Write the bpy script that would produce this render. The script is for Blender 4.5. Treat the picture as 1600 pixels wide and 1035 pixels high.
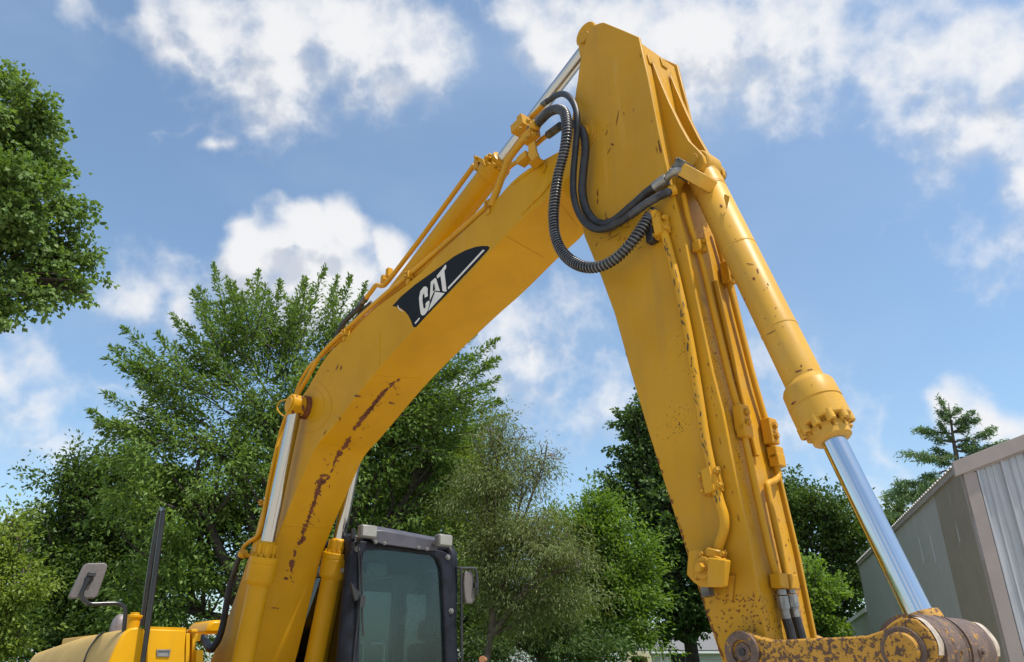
import bpy, bmesh, math, random
import numpy as np
from mathutils import Vector, Matrix
from mathutils.bvhtree import BVHTree
random.seed(7); RNG = np.random.default_rng(11)
for o in list(bpy.data.objects): bpy.data.objects.remove(o)
SC = bpy.context.scene; COL = SC.collection
# ------------------------------------------------------------------ camera
FPX = 1164.0; CAMH = 1.9
PITCH = math.atan((1040 - 517.5) / FPX)
EYE = np.array([0, 0, CAMH])
cam_d = bpy.data.cameras.new('camera'); cam = bpy.data.objects.new('camera', cam_d); COL.objects.link(cam)
cam.location = (0, 0, CAMH); cam.rotation_euler = (math.pi / 2 + PITCH, 0, 0)
cam_d.sensor_width = 36; cam_d.lens = 36 * FPX / 1600; cam_d.clip_start = .05; cam_d.clip_end = 4000
SC.camera = cam
# ------------------------------------------------------------------ sun and sky
SUN_ELEV = math.radians(64); SUN_AZ = math.radians(119)          # azimuth clockwise from +Y
S = Vector((math.cos(SUN_ELEV) * math.sin(SUN_AZ), math.cos(SUN_ELEV) * math.cos(SUN_AZ), math.sin(SUN_ELEV)))
sl = bpy.data.lights.new('sun', 'SUN'); sl.energy = 4.3; sl.angle = math.radians(.6); sl.color = (1, .95, .86)
so = bpy.data.objects.new('sun', sl); COL.objects.link(so); so.rotation_euler = S.to_track_quat('Z', 'Y').to_euler(); so.location = (5, -5, 30)
SC.view_settings.view_transform = 'Standard'; SC.view_settings.look = 'None'
SC.view_settings.exposure = 0.33; SC.view_settings.gamma = 1.0; SC.view_settings.use_curve_mapping = False

def ray(x, y):
    """world direction through a point of the 1600 x 1035 photograph"""
    u = (x - 800) / FPX; v = -(y - 517.5) / FPX
    c, s = math.cos(PITCH), math.sin(PITCH)
    return np.array([u, c - v * s, s + v * c])

class NT:
    """short hand for node trees"""
    def __init__(self, tree): self.t = tree
    def n(self, typ, ins=None, **kw):
        nd = self.t.nodes.new(typ)
        for k, v in kw.items(): setattr(nd, k, v)
        for k, v in (ins or {}).items():
            if isinstance(v, bpy.types.NodeSocket): self.t.links.new(v, nd.inputs[k])
            else: nd.inputs[k].default_value = v
        return nd
    def math(self, op, a, b=0.0, c=0.0, clamp=False):
        return self.n('ShaderNodeMath', {0: a, 1: b, 2: c}, operation=op, use_clamp=clamp).outputs[0]
    def vmath(self, op, a, b=(0, 0, 0)):
        nd = self.n('ShaderNodeVectorMath', {0: a}, operation=op)
        if op == 'SCALE':
            if isinstance(b, bpy.types.NodeSocket): self.t.links.new(b, nd.inputs[3])
            else: nd.inputs[3].default_value = b
        elif isinstance(b, bpy.types.NodeSocket): self.t.links.new(b, nd.inputs[1])
        else: nd.inputs[1].default_value = b
        return nd.outputs['Value'] if op in ('DOT_PRODUCT', 'DISTANCE', 'LENGTH') else nd.outputs['Vector']
    def noise(self, vec, scale, detail=4, rough=.5, dist=0, dim='3D'):
        return self.n('ShaderNodeTexNoise', {'Vector': vec, 'Scale': scale, 'Detail': detail, 'Roughness': rough, 'Distortion': dist}, noise_dimensions=dim)
    def step(self, v, lo, hi, a=0.0, b=1.0):
        return self.n('ShaderNodeMapRange', {'Value': v, 'From Min': lo, 'From Max': hi, 'To Min': a, 'To Max': b}, interpolation_type='SMOOTHSTEP', clamp=True).outputs[0]
    def mix(self, f, a, b):
        nd = self.n('ShaderNodeMix', data_type='RGBA')
        for i, v in ((0, f), (6, a), (7, b)):
            if isinstance(v, bpy.types.NodeSocket): self.t.links.new(v, nd.inputs[i])
            else: nd.inputs[i].default_value = v if i == 0 else (tuple(v) + (1,) if len(v) == 3 else v)
        return nd.outputs[2]
    def link(self, a, b): self.t.links.new(a, b)

# clouds: (x, y, radius, strength) in the photograph's view, plus a scatter over the rest of the dome
CLOUDS = [(330, 30, 110, 1.0), (430, 70, 120, 1.15), (540, 70, 130, 1.25), (640, 90, 90, 1.1), (600, 140, 70, .9), (420, 160, 70, .75), (400, 195, 45, .5), (120, 0, 36, .5),
          (860, 90, 90, .95), (960, 60, 130, 1.1), (1080, 80, 140, 1.25), (1200, 70, 140, 1.1), (1290, 80, 90, .9), (1150, 150, 80, .9), (820, 20, 60, .7),
          (1400, 130, 90, .9), (1480, 110, 130, 1.15), (1570, 100, 150, 1.25), (1550, 210, 110, 1.0), (1600, 290, 80, .95), (1450, 190, 70, .75), (1570, 370, 70, .35), (1440, 300, 40, .3),
          (410, 400, 55, 1.5), (480, 390, 70, 1.8), (545, 375, 65, 1.8), (600, 395, 50, 1.4), (500, 450, 110, 1.7), (400, 440, 60, 1.5), (440, 420, 60, 1.7),
          (800, 520, 90, .95), (850, 570, 100, .8), (780, 600, 70, .8), (920, 500, 60, .45), (900, 630, 80, .55), (960, 600, 60, .5),
          (1500, 620, 60, 1.2), (1550, 640, 70, 1.2), (1470, 640, 50, .8), (1590, 650, 60, 1.0),
          (30, 560, 65, .85), (80, 690, 90, .45), (150, 680, 60, .35), (30, 790, 40, 1.0), (-20, 560, 70, .9),
          (240, 490, 70, .65), (300, 520, 90, .7), (180, 470, 60, .3), (355, 218, 22, .75), (300, 150, 26, .2),
          (1190, 600, 80, .5), (1180, 530, 50, .4), (1250, 720, 80, .4), (1360, 700, 60, .3),
          (700, 480, 60, .7)]
def build_world():
    w = bpy.data.worlds.new('World'); SC.world = w; w.use_nodes = True
    t = w.node_tree; t.nodes.clear(); N = NT(t)
    # density group
    g = bpy.data.node_groups.new('cloud_density', 'ShaderNodeTree')
    g.interface.new_socket('Dir', in_out='INPUT', socket_type='NodeSocketVector'); g.interface.new_socket('Density', in_out='OUTPUT', socket_type='NodeSocketFloat')
    G = NT(g); gi = G.n('NodeGroupInput').outputs[0]; go = G.n('NodeGroupOutput')
    wv = G.noise(gi, 5.0, 3, .55).outputs['Color']
    warp = G.vmath('SCALE', G.vmath('SUBTRACT', wv, (.5, .5, .5)), .16)
    d = G.vmath('ADD', gi, warp)
    rr = random.Random(5); items = []
    for (x, y, r, a) in CLOUDS:
        v = ray(x, y); k = np.linalg.norm(v); v = v / k
        items.append((tuple(v), r / FPX / k ** 1.0, a))
    fwd = np.array([0, math.cos(PITCH), math.sin(PITCH)])
    while len(items) < len(CLOUDS) + 26:
        el = math.asin(rr.uniform(.12, .95)); az = rr.uniform(-math.pi, math.pi)
        v = np.array([math.cos(el) * math.sin(az), math.cos(el) * math.cos(az), math.sin(el)])
        if v @ fwd > .72: continue
        items.append((tuple(v), rr.uniform(.08, .26), rr.uniform(.6, 1.2)))
    m = None
    for v, r, a in items:
        q = G.math('MULTIPLY_ADD', G.vmath('DISTANCE', d, v), -a / r, a)
        m = q if m is None else G.n('ShaderNodeMath', {0: m, 1: q, 2: .18}, operation='SMOOTH_MAX').outputs[0]
    f1 = G.noise(gi, 10.0, 9, .64).outputs['Fac']; f2 = G.noise(gi, 3.0, 3, .5).outputs['Fac']
    m = G.math('MAXIMUM', m, -.6)
    dens = G.math('ADD', m, G.math('MULTIPLY_ADD', f1, 1.8, -.93))
    dens = G.math('ADD', dens, G.math('MULTIPLY_ADD', f2, .3, -.15))
    bl = G.math('ABSOLUTE', G.math('SUBTRACT', G.noise(gi, 15.0, 4, .5).outputs['Fac'], .5))
    dens = G.math('ADD', dens, G.math('MULTIPLY_ADD', bl, -2.1, .12))
    G.link(dens, go.inputs[0])
    co = N.n('ShaderNodeTexCoord').outputs['Generated']
    dirn = N.vmath('NORMALIZE', co)
    c1 = N.n('ShaderNodeGroup', {'Dir': dirn}, node_tree=g).outputs[0]
    c2 = N.n('ShaderNodeGroup', {'Dir': N.vmath('ADD', dirn, tuple(S * .055))}, node_tree=g).outputs[0]
    alpha = N.math('MULTIPLY', N.step(c1, -.22, .95), .95)
    # thin high veils
    wis = N.noise(N.n('ShaderNodeMapping', {'Vector': dirn, 'Rotation': (0.2, .5, .6), 'Scale': (1.5, 3.2, 2.6)}).outputs[0], 1.0, 5, .55, .25).outputs['Fac']
    wisp = N.step(wis, .40, .78, .07, .42)
    sky = N.n('ShaderNodeTexSky', sky_type='NISHITA', sun_disc=False, sun_elevation=SUN_ELEV, sun_rotation=SUN_AZ, altitude=150, air_density=1.0, dust_density=1.4, ozone_density=1.1)
    skyc = N.n('ShaderNodeMix', {0: 1.0, 6: sky.outputs[0], 7: (.93, 1.045, 1.05, 1)}, data_type='RGBA', blend_type='MULTIPLY').outputs[2]
    lit = N.math('ADD', N.math('MULTIPLY', N.math('SUBTRACT', c1, c2), .8), N.math('MULTIPLY_ADD', N.step(c1, .5, 1.7), -.20, .80))
    lit = N.n('ShaderNodeClamp', {'Value': lit, 'Min': .5, 'Max': 1.0}).outputs[0]
    ccol = N.mix(N.step(lit, .5, 1.0), (3.35, 3.55, 3.95), (4.9, 4.9, 4.95))
    skyw = N.mix(wisp, skyc, (2.75, 3.55, 4.5))
    out = N.mix(alpha, skyw, ccol)
    bg = N.n('ShaderNodeBackground', {'Color': out, 'Strength': .15})
    N.link(bg.outputs[0], N.n('ShaderNodeOutputWorld').inputs[0])
    w.cycles.sampling_method = 'NONE'
build_world()
# ------------------------------------------------------------------ materials
def mat(name):
    m = bpy.data.materials.new(name); m.use_nodes = True; m.node_tree.nodes.clear()
    N = NT(m.node_tree); out = N.n('ShaderNodeOutputMaterial')
    return m, N, out
def principled(N, out, **k):
    b = N.n('ShaderNodeBsdfPrincipled', k); N.link(b.outputs[0], out.inputs[0]); return b
def simple(name, col, rough=.5, metal=0.0, var=.12, scale=6.0, bump=0.0, bscale=60, spec=.5):
    m, N, out = mat(name); co = N.n('ShaderNodeTexCoord').outputs['Object']
    ns = N.noise(co, scale, 6, .6).outputs['Fac']
    f = N.step(ns, .3, .7)
    c = N.mix(f, tuple(x * (1 - var) for x in col), tuple(min(1, x * (1 + var)) for x in col))
    r = N.math('MULTIPLY_ADD', ns, .2, rough - .1)
    k = {'Base Color': c, 'Roughness': r, 'Metallic': metal, 'Specular IOR Level': spec}
    b = principled(N, out, **k)
    if bump:
        bn = N.noise(co, bscale, 4, .6).outputs['Fac']
        N.link(N.n('ShaderNodeBump', {'Strength': bump, 'Distance': .003, 'Height': bn}).outputs[0], b.inputs['Normal'])
    return m
def paint(name, col=(.515, .257, .004), wear=.3, dust=.2, rust=(.085, .034, .015), rough=.42, edge=0.0):
    """machine enamel: fading, dust film, fine chips down to rusty steel"""
    m, N, out = mat(name); co = N.n('ShaderNodeTexCoord').outputs['Object']
    big = N.noise(co, 1.6, 5, .55).outputs['Fac']; mid = N.noise(co, 9, 6, .65).outputs['Fac']
    base = N.mix(N.step(big, .3, .72), tuple(x * .88 for x in col), tuple(min(1, x * 1.1) for x in col))
    dcol = (.42, .29, .11)
    dm = N.math('MULTIPLY', N.step(mid, .38, .75), dust)
    base = N.mix(dm, base, dcol)
    # chips: small specks gathered in patches
    v = N.n('ShaderNodeTexVoronoi', {'Vector': N.vmath('ADD', co, N.vmath('SCALE', N.noise(co, 30, 3, .6).outputs['Color'], .05)), 'Scale': 85.0, 'Randomness': 1.0}).outputs['Distance']
    patch = N.noise(co, 3.2, 4, .6).outputs['Fac']
    thr = N.step(patch, .62 - .35 * wear, .95 - .25 * wear, 0, .36)
    chip = N.step(N.math('SUBTRACT', thr, v), 0.0, .035)
    # scratches: stretched noise
    sc = N.noise(N.n('ShaderNodeMapping', {'Vector': co, 'Rotation': (.5, .9, .4), 'Scale': (95, 9, 14)}).outputs[0], 1.0, 2, .5).outputs['Fac']
    scr = N.math('MULTIPLY', N.step(sc, .79 - .04 * wear, .82 - .04 * wear), N.step(patch, .5, .62))
    grime = N.step(N.noise(co, 5.5, 8, .72).outputs['Fac'], .70 - .17 * wear, .88 - .12 * wear, 0, .35 + .4 * wear)
    base = N.mix(grime, base, (.20, .115, .05))
    st = N.noise(N.n('ShaderNodeMapping', {'Vector': co, 'Scale': (13, 13, 1.1)}).outputs[0], 1.0, 5, .6).outputs['Fac']
    base = N.mix(N.step(st, .50, .78, 0, .10 + .35 * wear), base, (.25, .15, .06))
    base = N.mix(N.step(st, .26, .42, .10 + .2 * wear, 0), base, (.62, .42, .13))
    mask = N.math('MAXIMUM', chip, scr)
    if edge:
        bv = N.n('ShaderNodeBevel', {'Radius': .007}, samples=3).outputs[0]; gn = N.n('ShaderNodeNewGeometry').outputs['Normal']
        ed = N.math('SUBTRACT', 1.0, N.vmath('DOT_PRODUCT', bv, gn))
        ew = N.step(N.math('ADD', N.math('MULTIPLY', ed, 2.2), N.noise(co, 24, 6, .7).outputs['Fac']), 1.02 - .3 * edge, 1.10 - .3 * edge)
        mask = N.math('MAXIMUM', mask, ew)
    c = N.mix(mask, base, rust)
    rg = N.math('ADD', N.math('MULTIPLY_ADD', mid, .25, rough - .12), N.math('MULTIPLY', mask, .3))
    b = principled(N, out, **{'Base Color': c, 'Roughness': rg, 'Specular IOR Level': .16})
    h = N.math('ADD', N.math('MULTIPLY', mask, -.6), N.math('MULTIPLY', N.noise(co, 55, 3, .5).outputs['Fac'], .25))
    wv = N.n('ShaderNodeBump', {'Strength': .22, 'Distance': .03, 'Height': N.noise(co, 2.6, 2, .4).outputs['Fac']}).outputs[0]
    N.link(N.n('ShaderNodeBump', {'Strength': .35, 'Distance': .0025, 'Height': h, 'Normal': wv}).outputs[0], b.inputs['Normal'])
    return m
def rusty(name, flake=.5, ycol=(.50, .25, .03), rcol=(.085, .045, .028)):
    """worn link steel: crumbs of yellow paint left on brown steel"""
    m, N, out = mat(name); co = N.n('ShaderNodeTexCoord').outputs['Object']
    n1 = N.noise(co, 26, 9, .78).outputs['Fac']; n2 = N.noise(co, 70, 5, .7).outputs['Fac']; n3 = N.noise(co, 3.0, 4, .5).outputs['Fac']
    f = N.math('ADD', N.math('MULTIPLY', n1, .6), N.math('ADD', N.math('MULTIPLY', n2, .85), N.math('MULTIPLY', n3, .22)))
    fk = N.step(f, .94 - .21 * flake, .985 - .21 * flake)
    r2 = N.mix(N.step(n1, .35, .7), rcol, tuple(x * 2.0 for x in rcol))
    c = N.mix(fk, r2, N.mix(N.step(n3, .3, .7), ycol, tuple(x * .75 for x in ycol)))
    b = principled(N, out, **{'Base Color': c, 'Roughness': N.math('MULTIPLY_ADD', n2, .3, .42), 'Specular IOR Level': .4})
    N.link(N.n('ShaderNodeBump', {'Strength': .6, 'Distance': .004, 'Height': N.math('ADD', fk, N.math('MULTIPLY', n2, .8))}).outputs[0], b.inputs['Normal'])
    return m
def chrome(name, tint=(.86, .87, .88), rough=.06):
    m, N, out = mat(name); co = N.n('ShaderNodeTexCoord').outputs['Object']
    n1 = N.noise(co, 14, 5, .6).outputs['Fac']
    principled(N, out, **{'Base Color': tint + (1,), 'Metallic': 1.0, 'Roughness': N.math('MULTIPLY_ADD', N.step(n1, .4, .8), .10, rough)})
    return m
def glass(name, tint, film, film_amt):
    m, N, out = mat(name); co = N.n('ShaderNodeTexCoord').outputs['Object']
    tr = N.n('ShaderNodeBsdfTransparent', {'Color': tint + (1,)}); gl = N.n('ShaderNodeBsdfGlossy', {'Color': (1, 1, 1, 1), 'Roughness': .015})
    df = N.n('ShaderNodeBsdfDiffuse', {'Color': film + (1,)})
    a = N.n('ShaderNodeMixShader', {0: N.math('MULTIPLY', N.step(N.noise(co, 2.2, 6, .6).outputs['Fac'], .2, .8, .55, 1.3), film_amt), 1: tr.outputs[0], 2: df.outputs[0]})
    fr = N.n('ShaderNodeFresnel', {'IOR': 1.33}).outputs[0]
    b = N.n('ShaderNodeMixShader', {0: fr, 1: a.outputs[0], 2: gl.outputs[0]})
    N.link(b.outputs[0], out.inputs[0]); return m
def leafmat(name, c1, c2, trans=.35, tcol=None):
    m, N, out = mat(name); rnd = N.n('ShaderNodeNewGeometry').outputs['Random Per Island']
    co = N.n('ShaderNodeTexCoord').outputs['Object']; pn = N.noise(co, .55, 3, .5).outputs['Fac']
    c = N.mix(N.math('ADD', N.math('MULTIPLY', rnd, .6), N.math('MULTIPLY', N.step(pn, .3, .7), .4)), c1, c2)
    d = N.n('ShaderNodeBsdfPrincipled', {'Base Color': c, 'Roughness': .55, 'Specular IOR Level': .25})
    tc = N.n('ShaderNodeMix', {0: 1.0, 6: c, 7: (tcol or (1.0, 1.0, .35)) + (1,)}, data_type='RGBA', blend_type='MULTIPLY').outputs[2]
    tl = N.n('ShaderNodeBsdfTranslucent', {'Color': N.vmath('SCALE', tc, 1.6)})
    ms = N.n('ShaderNodeMixShader', {0: trans, 1: d.outputs[0], 2: tl.outputs[0]})
    N.link(ms.outputs[0], out.inputs[0]); return m
M = {}
M['boom'] = paint('boom_enamel', wear=.10, dust=.04)
M['stick'] = paint('stick_enamel', col=(.495, .252, .012), wear=.46, dust=.13, edge=.5)
M['cylinder'] = paint('cylinder_enamel', col=(.57, .315, .045), wear=.36, dust=.28)
M['lift_cylinder'] = paint('lift_cylinder_enamel', wear=.02, dust=.08, rough=.36)
M['body'] = paint('body_enamel', col=(.60, .30, .004), wear=0.0, dust=.05, rough=.34)
M['dusty'] = paint('dusty_enamel', col=(.50, .33, .10), wear=.05, dust=.6, rough=.6)
M['front'] = paint('stick_front_enamel', col=(.54, .27, .012), wear=.78, dust=.45, edge=.6)
M['pipe'] = paint('pipe_enamel', col=(.55, .275, .014), wear=.30, dust=.15, edge=.6)
M['link'] = rusty('worn_link_steel', .86); M['brown'] = rusty('brown_pin_steel', .12, rcol=(.085, .055, .043)); M['rust'] = simple('bare_rust', (.135, .038, .012), .75, 0, .45, 40, .5, 120)
M['worn'] = simple('polished_edge_steel', (.44, .36, .28), .5, .2, .3, 30)
M['chrome'] = chrome('chrome_rod', (.56, .61, .67), .09); M['chrome_old'] = chrome('worn_chrome_rod', (.50, .50, .49), .18)
M['hose'] = simple('black_rubber', (.022, .022, .024), .5, 0, .4, 20, .3, 200)
M['oxide'] = simple('red_oxide_primer', (.33, .15, .05), .7, 0, .4, 40)
M['steel'] = simple('plain_pipe_steel', (.26, .25, .23), .38, .6, .3, 30)
M['wire'] = simple('spring_wire', (.16, .16, .165), .35, .7, .3, 40)
M['guard'] = simple('grey_spring_guard', (.05, .05, .055), .4, .1, .4, 20)
M['fitting'] = simple('dull_fitting_steel', (.12, .115, .10), .45, .55, .4, 30, .2)
M['cab'] = simple('dark_navy_cab_paint', (.007, .008, .014), .5, 0, .7, 9, .15, 80, spec=.25)
M['visor'] = simple('grey_visor_plastic', (.065, .06, .075), .42, 0, .2, 8)
M['black'] = simple('black_plastic', (.018, .018, .019), .45, 0, .3, 10)
M['rail'] = simple('black_rail_paint', (.014, .014, .016), .24, 0, .3, 10)
M['mirror_shell'] = simple('grey_pebbled_plastic', (.12, .105, .10), .55, 0, .2, 120, .5, 220)
M['lamp'] = simple('lamp_housing_grey', (.14, .137, .13), .45, 0, .1, 10); M['lens'] = simple('lamp_lens', (.25, .24, .215), .25, 0, .1, 15)
M['decal_black'] = simple('black_decal_vinyl', (.006, .007, .009), .5, 0, .3, 20, spec=.15); M['decal_white'] = simple('white_decal_vinyl', (.70, .66, .60), .45, 0, .05, 20)
M['glass'] = glass('teal_cab_glass', (.80, .95, .95), (.22, .36, .38), .04)
M['side_glass'] = glass('dim_cab_glass', (.86, .93, .92), (.06, .08, .08), .004)
M['house_glass'] = simple('dark_window_glass', (.02, .025, .028), .1)
M['seat'] = simple('dark_seat_cloth', (.03, .032, .04), .8); M['trim'] = simple('grey_cab_trim', (.17, .18, .18), .6)
M['exhaust'] = simple('grey_exhaust_metal', (.20, .17, .17), .55, .3, .3, 12)
M['under'] = simple('dark_track_steel', (.06, .045, .035), .8)

def sheet(name, c0, c1, rough, metal, amt):
    """weathered sheet metal: long vertical run marks and faint blotches"""
    m, N, out = mat(name); co = N.n('ShaderNodeTexCoord').outputs['Object']
    a = N.noise(N.n('ShaderNodeMapping', {'Vector': co, 'Scale': (22, 22, .7)}).outputs[0], 1.0, 6, .65).outputs['Fac']; b_ = N.noise(co, 1.4, 5, .6).outputs['Fac']; d = N.noise(N.n('ShaderNodeMapping', {'Vector': co, 'Scale': (70, 70, 1.6)}).outputs[0], 1.0, 3, .6).outputs['Fac']
    f = N.math('ADD', N.math('MULTIPLY', a, .5), N.math('ADD', N.math('MULTIPLY', b_, .25), N.math('MULTIPLY', d, .25)))
    c = N.mix(N.step(f, .5 - amt, .5 + amt), c0, c1)
    principled(N, out, **{'Base Color': c, 'Roughness': N.math('MULTIPLY_ADD', a, .25, rough - .12), 'Metallic': metal, 'Specular IOR Level': .4}); return m
M['grey_metal'] = sheet('grey_ribbed_metal', (.29, .30, .325), (.47, .48, .50), .45, .2, .16); M['side_metal'] = sheet('dull_grey_metal', (.30, .295, .285), (.37, .362, .35), .6, .05, .2)
M['reflection_tan'] = simple('reflection_tan_ribbed_metal', (.215, .19, .15), .6, .05, .06, 3)  # tan tone puts reflected light into the colour of the corner panels
M['brown_trim'] = simple('taupe_metal_trim', (.29, .245, .225), .5, .05, .06, 4); M['roof_metal'] = simple('pale_roof_metal', (.62, .60, .57), .5, .2, .1, 5)
M['bark'] = simple('grey_brown_bark', (.085, .068, .052), .9, 0, .45, 9, .9, 40); M['dark_bark'] = simple('dark_bark', (.04, .032, .027), .9, 0, .4, 9, .9, 40); M['twig'] = simple('pale_twig_bark', (.20, .165, .12), .9, 0, .3, 12)
M['siding'] = simple('pale_house_siding', (.50, .50, .52), .7, 0, .05, 2); M['shingle'] = simple('grey_shingles', (.17, .165, .165), .9, 0, .2, 30); M['cream'] = simple('cream_paint', (.62, .52, .33), .6, 0, .1, 5)
M['white'] = simple('white_trim_paint', (.72, .72, .70), .5, 0, .04, 4); M['log_end'] = simple('orange_log_end', (.34, .15, .06), .8, 0, .2, 20)
def ground_material():
    m, N, out = mat('gravel_and_grass'); co = N.n('ShaderNodeTexCoord').outputs['Object']
    n1 = N.noise(co, .15, 5, .6).outputs['Fac']; n2 = N.noise(co, 9, 8, .7).outputs['Fac']; n3 = N.noise(co, 1.0, 5, .6).outputs['Fac']
    gr = N.mix(N.step(n2, .3, .7), (.34, .30, .25), (.56, .51, .43))
    ga = N.mix(N.step(n3, .3, .7), (.045, .09, .02), (.10, .15, .035))
    y = N.n('ShaderNodeSeparateXYZ', {0: co}).outputs[1]
    f = N.step(N.math('ADD', y, N.math('MULTIPLY', n1, 6)), 14, 17)
    b = principled(N, out, **{'Base Color': N.mix(f, gr, ga), 'Roughness': .95, 'Specular IOR Level': .1})
    N.link(N.n('ShaderNodeBump', {'Strength': .5, 'Distance': .03, 'Height': n2}).outputs[0], b.inputs['Normal'])
    return m
M['ground'] = ground_material()
# ------------------------------------------------------------------ mesh helpers
def catmull(P, n):
    P = np.asarray(P, float); out = []
    Q = np.vstack([2 * P[0] - P[1], P, 2 * P[-1] - P[-2]])
    for i in range(1, len(Q) - 2):
        p0, p1, p2, p3 = Q[i - 1], Q[i], Q[i + 1], Q[i + 2]
        for k in range(n):
            t = k / n
            out.append(.5 * (2 * p1 + (p2 - p0) * t + (2 * p0 - 5 * p1 + 4 * p2 - p3) * t * t + (3 * p1 - p0 - 3 * p2 + p3) * t ** 3))
    out.append(P[-1]); return np.array(out)
def unit(v): v = np.asarray(v, float); return v / (np.linalg.norm(v) + 1e-12)
def frame_of(d):
    d = unit(d); a = np.array([0, 0, 1.]) if abs(d[2]) < .9 else np.array([1., 0, 0])
    u = unit(np.cross(a, d)); return u, np.cross(d, u)
class MB:
    def __init__(self): self.v = []; self.f = []
    def add(self, vs, fs):
        o = len(self.v); self.v += [tuple(map(float, q)) for q in vs]; self.f += [tuple(i + o for i in f) for f in fs]; return self
    def prism(self, poly, off):
        """polygon of world points, extruded by the vector off"""
        n = len(poly); off = np.asarray(off); P = [np.asarray(q, float) for q in poly]
        nrm = np.zeros(3)
        for i in range(n): nrm += np.cross(P[i] - P[0], P[(i + 1) % n] - P[0])
        fl = nrm @ off > 0                                   # keep normals outward
        vs = P + [q + off for q in P]
        a = tuple(range(n)); b = tuple(range(2 * n - 1, n - 1, -1))
        fs = [a, b] + [(i, i + n, (i + 1) % n + n, (i + 1) % n) for i in range(n)]
        if fl: fs = [tuple(reversed(f)) for f in fs]
        return self.add(vs, fs)
    def ring_prism(self, outer, inner, off):
        n = len(outer); off = np.asarray(off)
        vs = list(outer) + list(inner) + [q + off for q in outer] + [q + off for q in inner]; fs = []
        for i in range(n):
            j = (i + 1) % n
            fs += [(i, j, n + j, n + i), (2 * n + i, 3 * n + i, 3 * n + j, 2 * n + j), (i, 2 * n + i, 2 * n + j, j), (n + i, n + j, 3 * n + j, 3 * n + i)]
        return self.add(vs, fs)
    def box(self, c, ax, ay, az):
        """centre and three half-extent vectors"""
        c, ax, ay, az = (np.asarray(q, float) for q in (c, ax, ay, az))
        if np.dot(np.cross(ax, ay), az) < 0: ax = -ax
        vs = [c + sx * ax + sy * ay + sz * az for sz in (-1, 1) for sy in (-1, 1) for sx in (-1, 1)]
        return self.add(vs, [(0, 2, 3, 1), (4, 5, 7, 6), (0, 1, 5, 4), (2, 6, 7, 3), (0, 4, 6, 2), (1, 3, 7, 5)])
    def tube(self, pts, r, seg=10, smooth=0, rib=None, cap=True):
        P = catmull(pts, smooth) if smooth else np.asarray(pts, float)
        if rib:                                              # resample evenly, alternate radii
            s = np.r_[0, np.cumsum(np.linalg.norm(np.diff(P, axis=0), axis=1))]
            n = int(s[-1] / rib[0]) * 2 + 1; t = np.linspace(0, s[-1], n)
            P = np.array([[np.interp(q, s, P[:, k]) for k in range(3)] for q in t])
            R = np.where(np.arange(n) % 2 == 0, r, r * rib[1])
        else:
            R = np.full(len(P), r) if np.isscalar(r) else np.interp(np.linspace(0, 1, len(P)), np.linspace(0, 1, len(r)), r)
        T = np.gradient(P, axis=0); u, w = frame_of(T[0]); vs = []; fs = []
        for i in range(len(P)):
            d = unit(T[i]); u = unit(u - d * (u @ d)); w = np.cross(d, u)
            for k in range(seg):
                a = 2 * math.pi * k / seg; vs.append(P[i] + R[i] * (math.cos(a) * u + math.sin(a) * w))
            if i:
                a, b = (i - 1) * seg, i * seg
                fs += [(a + k, a + (k + 1) % seg, b + (k + 1) % seg, b + k) for k in range(seg)]
        if cap:
            fs += [tuple(reversed(range(seg))), tuple(range((len(P) - 1) * seg, len(P) * seg))]
        return self.add(vs, fs)
    def lathe(self, p0, p1, prof, seg=32):
        """prof: (distance from p0 along p0->p1, radius)"""
        d = unit(np.asarray(p1) - np.asarray(p0)); u, w = frame_of(d); p0 = np.asarray(p0, float); vs = []; fs = []
        for i, (t, r) in enumerate(prof):
            for k in range(seg):
                a = 2 * math.pi * k / seg; vs.append(p0 + d * t + r * (math.cos(a) * u + math.sin(a) * w))
            if i: a, b = (i - 1) * seg, i * seg; fs += [(a + k, a + (k + 1) % seg, b + (k + 1) % seg, b + k) for k in range(seg)]
        fs += [tuple(reversed(range(seg))), tuple(range((len(prof) - 1) * seg, len(prof) * seg))]
        return self.add(vs, fs)
    def cyl(self, p0, p1, r, seg=20, ch=0.0):
        L_ = float(np.linalg.norm(np.asarray(p1) - np.asarray(p0)))
        pr = [(0, r), (L_, r)] if not ch else [(0, r - ch), (ch, r), (L_ - ch, r), (L_, r - ch)]
        return self.lathe(p0, p1, pr, seg)
    def build(self, name, m, parent=None, ang=32, bevel=0.0, kind=None, label=None):
        base = np.array(root_of(parent).location) if parent is not None else np.zeros(3)
        me = bpy.data.meshes.new(name); me.from_pydata([tuple(np.asarray(q) - base) for q in self.v], [], self.f)
        me.materials.append(m if not isinstance(m, str) else M[m]); me.shade_smooth(); me.set_sharp_from_angle(angle=math.radians(ang)); me.update()
        o = bpy.data.objects.new(name, me); COL.objects.link(o)
        if parent is not None: o.parent = parent
        if bevel:
            b = o.modifiers.new('bevel', 'BEVEL'); b.width = bevel; b.segments = 2; b.limit_method = 'ANGLE'; b.angle_limit = math.radians(40); b.harden_normals = False
        if kind: o['kind'] = kind
        if label: o['label'] = label
        return o
    def bvh(self): return BVHTree.FromPolygons(self.v, self.f)
def root_of(o):
    while o.parent is not None: o = o.parent
    return o
def tag(o, label=None, cat=None, group=None, kind=None):
    for k, v in (('label', label), ('category', cat), ('group', group), ('kind', kind)):
        if v: o[k] = v
    return o
def thing(name, loc, label, cat, group=None):
    o = bpy.data.objects.new(name, None); COL.objects.link(o); o.location = tuple(map(float, loc)); o.empty_display_size = .3
    return tag(o, label, cat, group)
def dup(o, parent, delta=(0, 0, 0)):
    c = o.copy(); COL.objects.link(c); c.parent = parent; c.location = Vector(o.location) + Vector(tuple(map(float, delta))); return c
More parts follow.
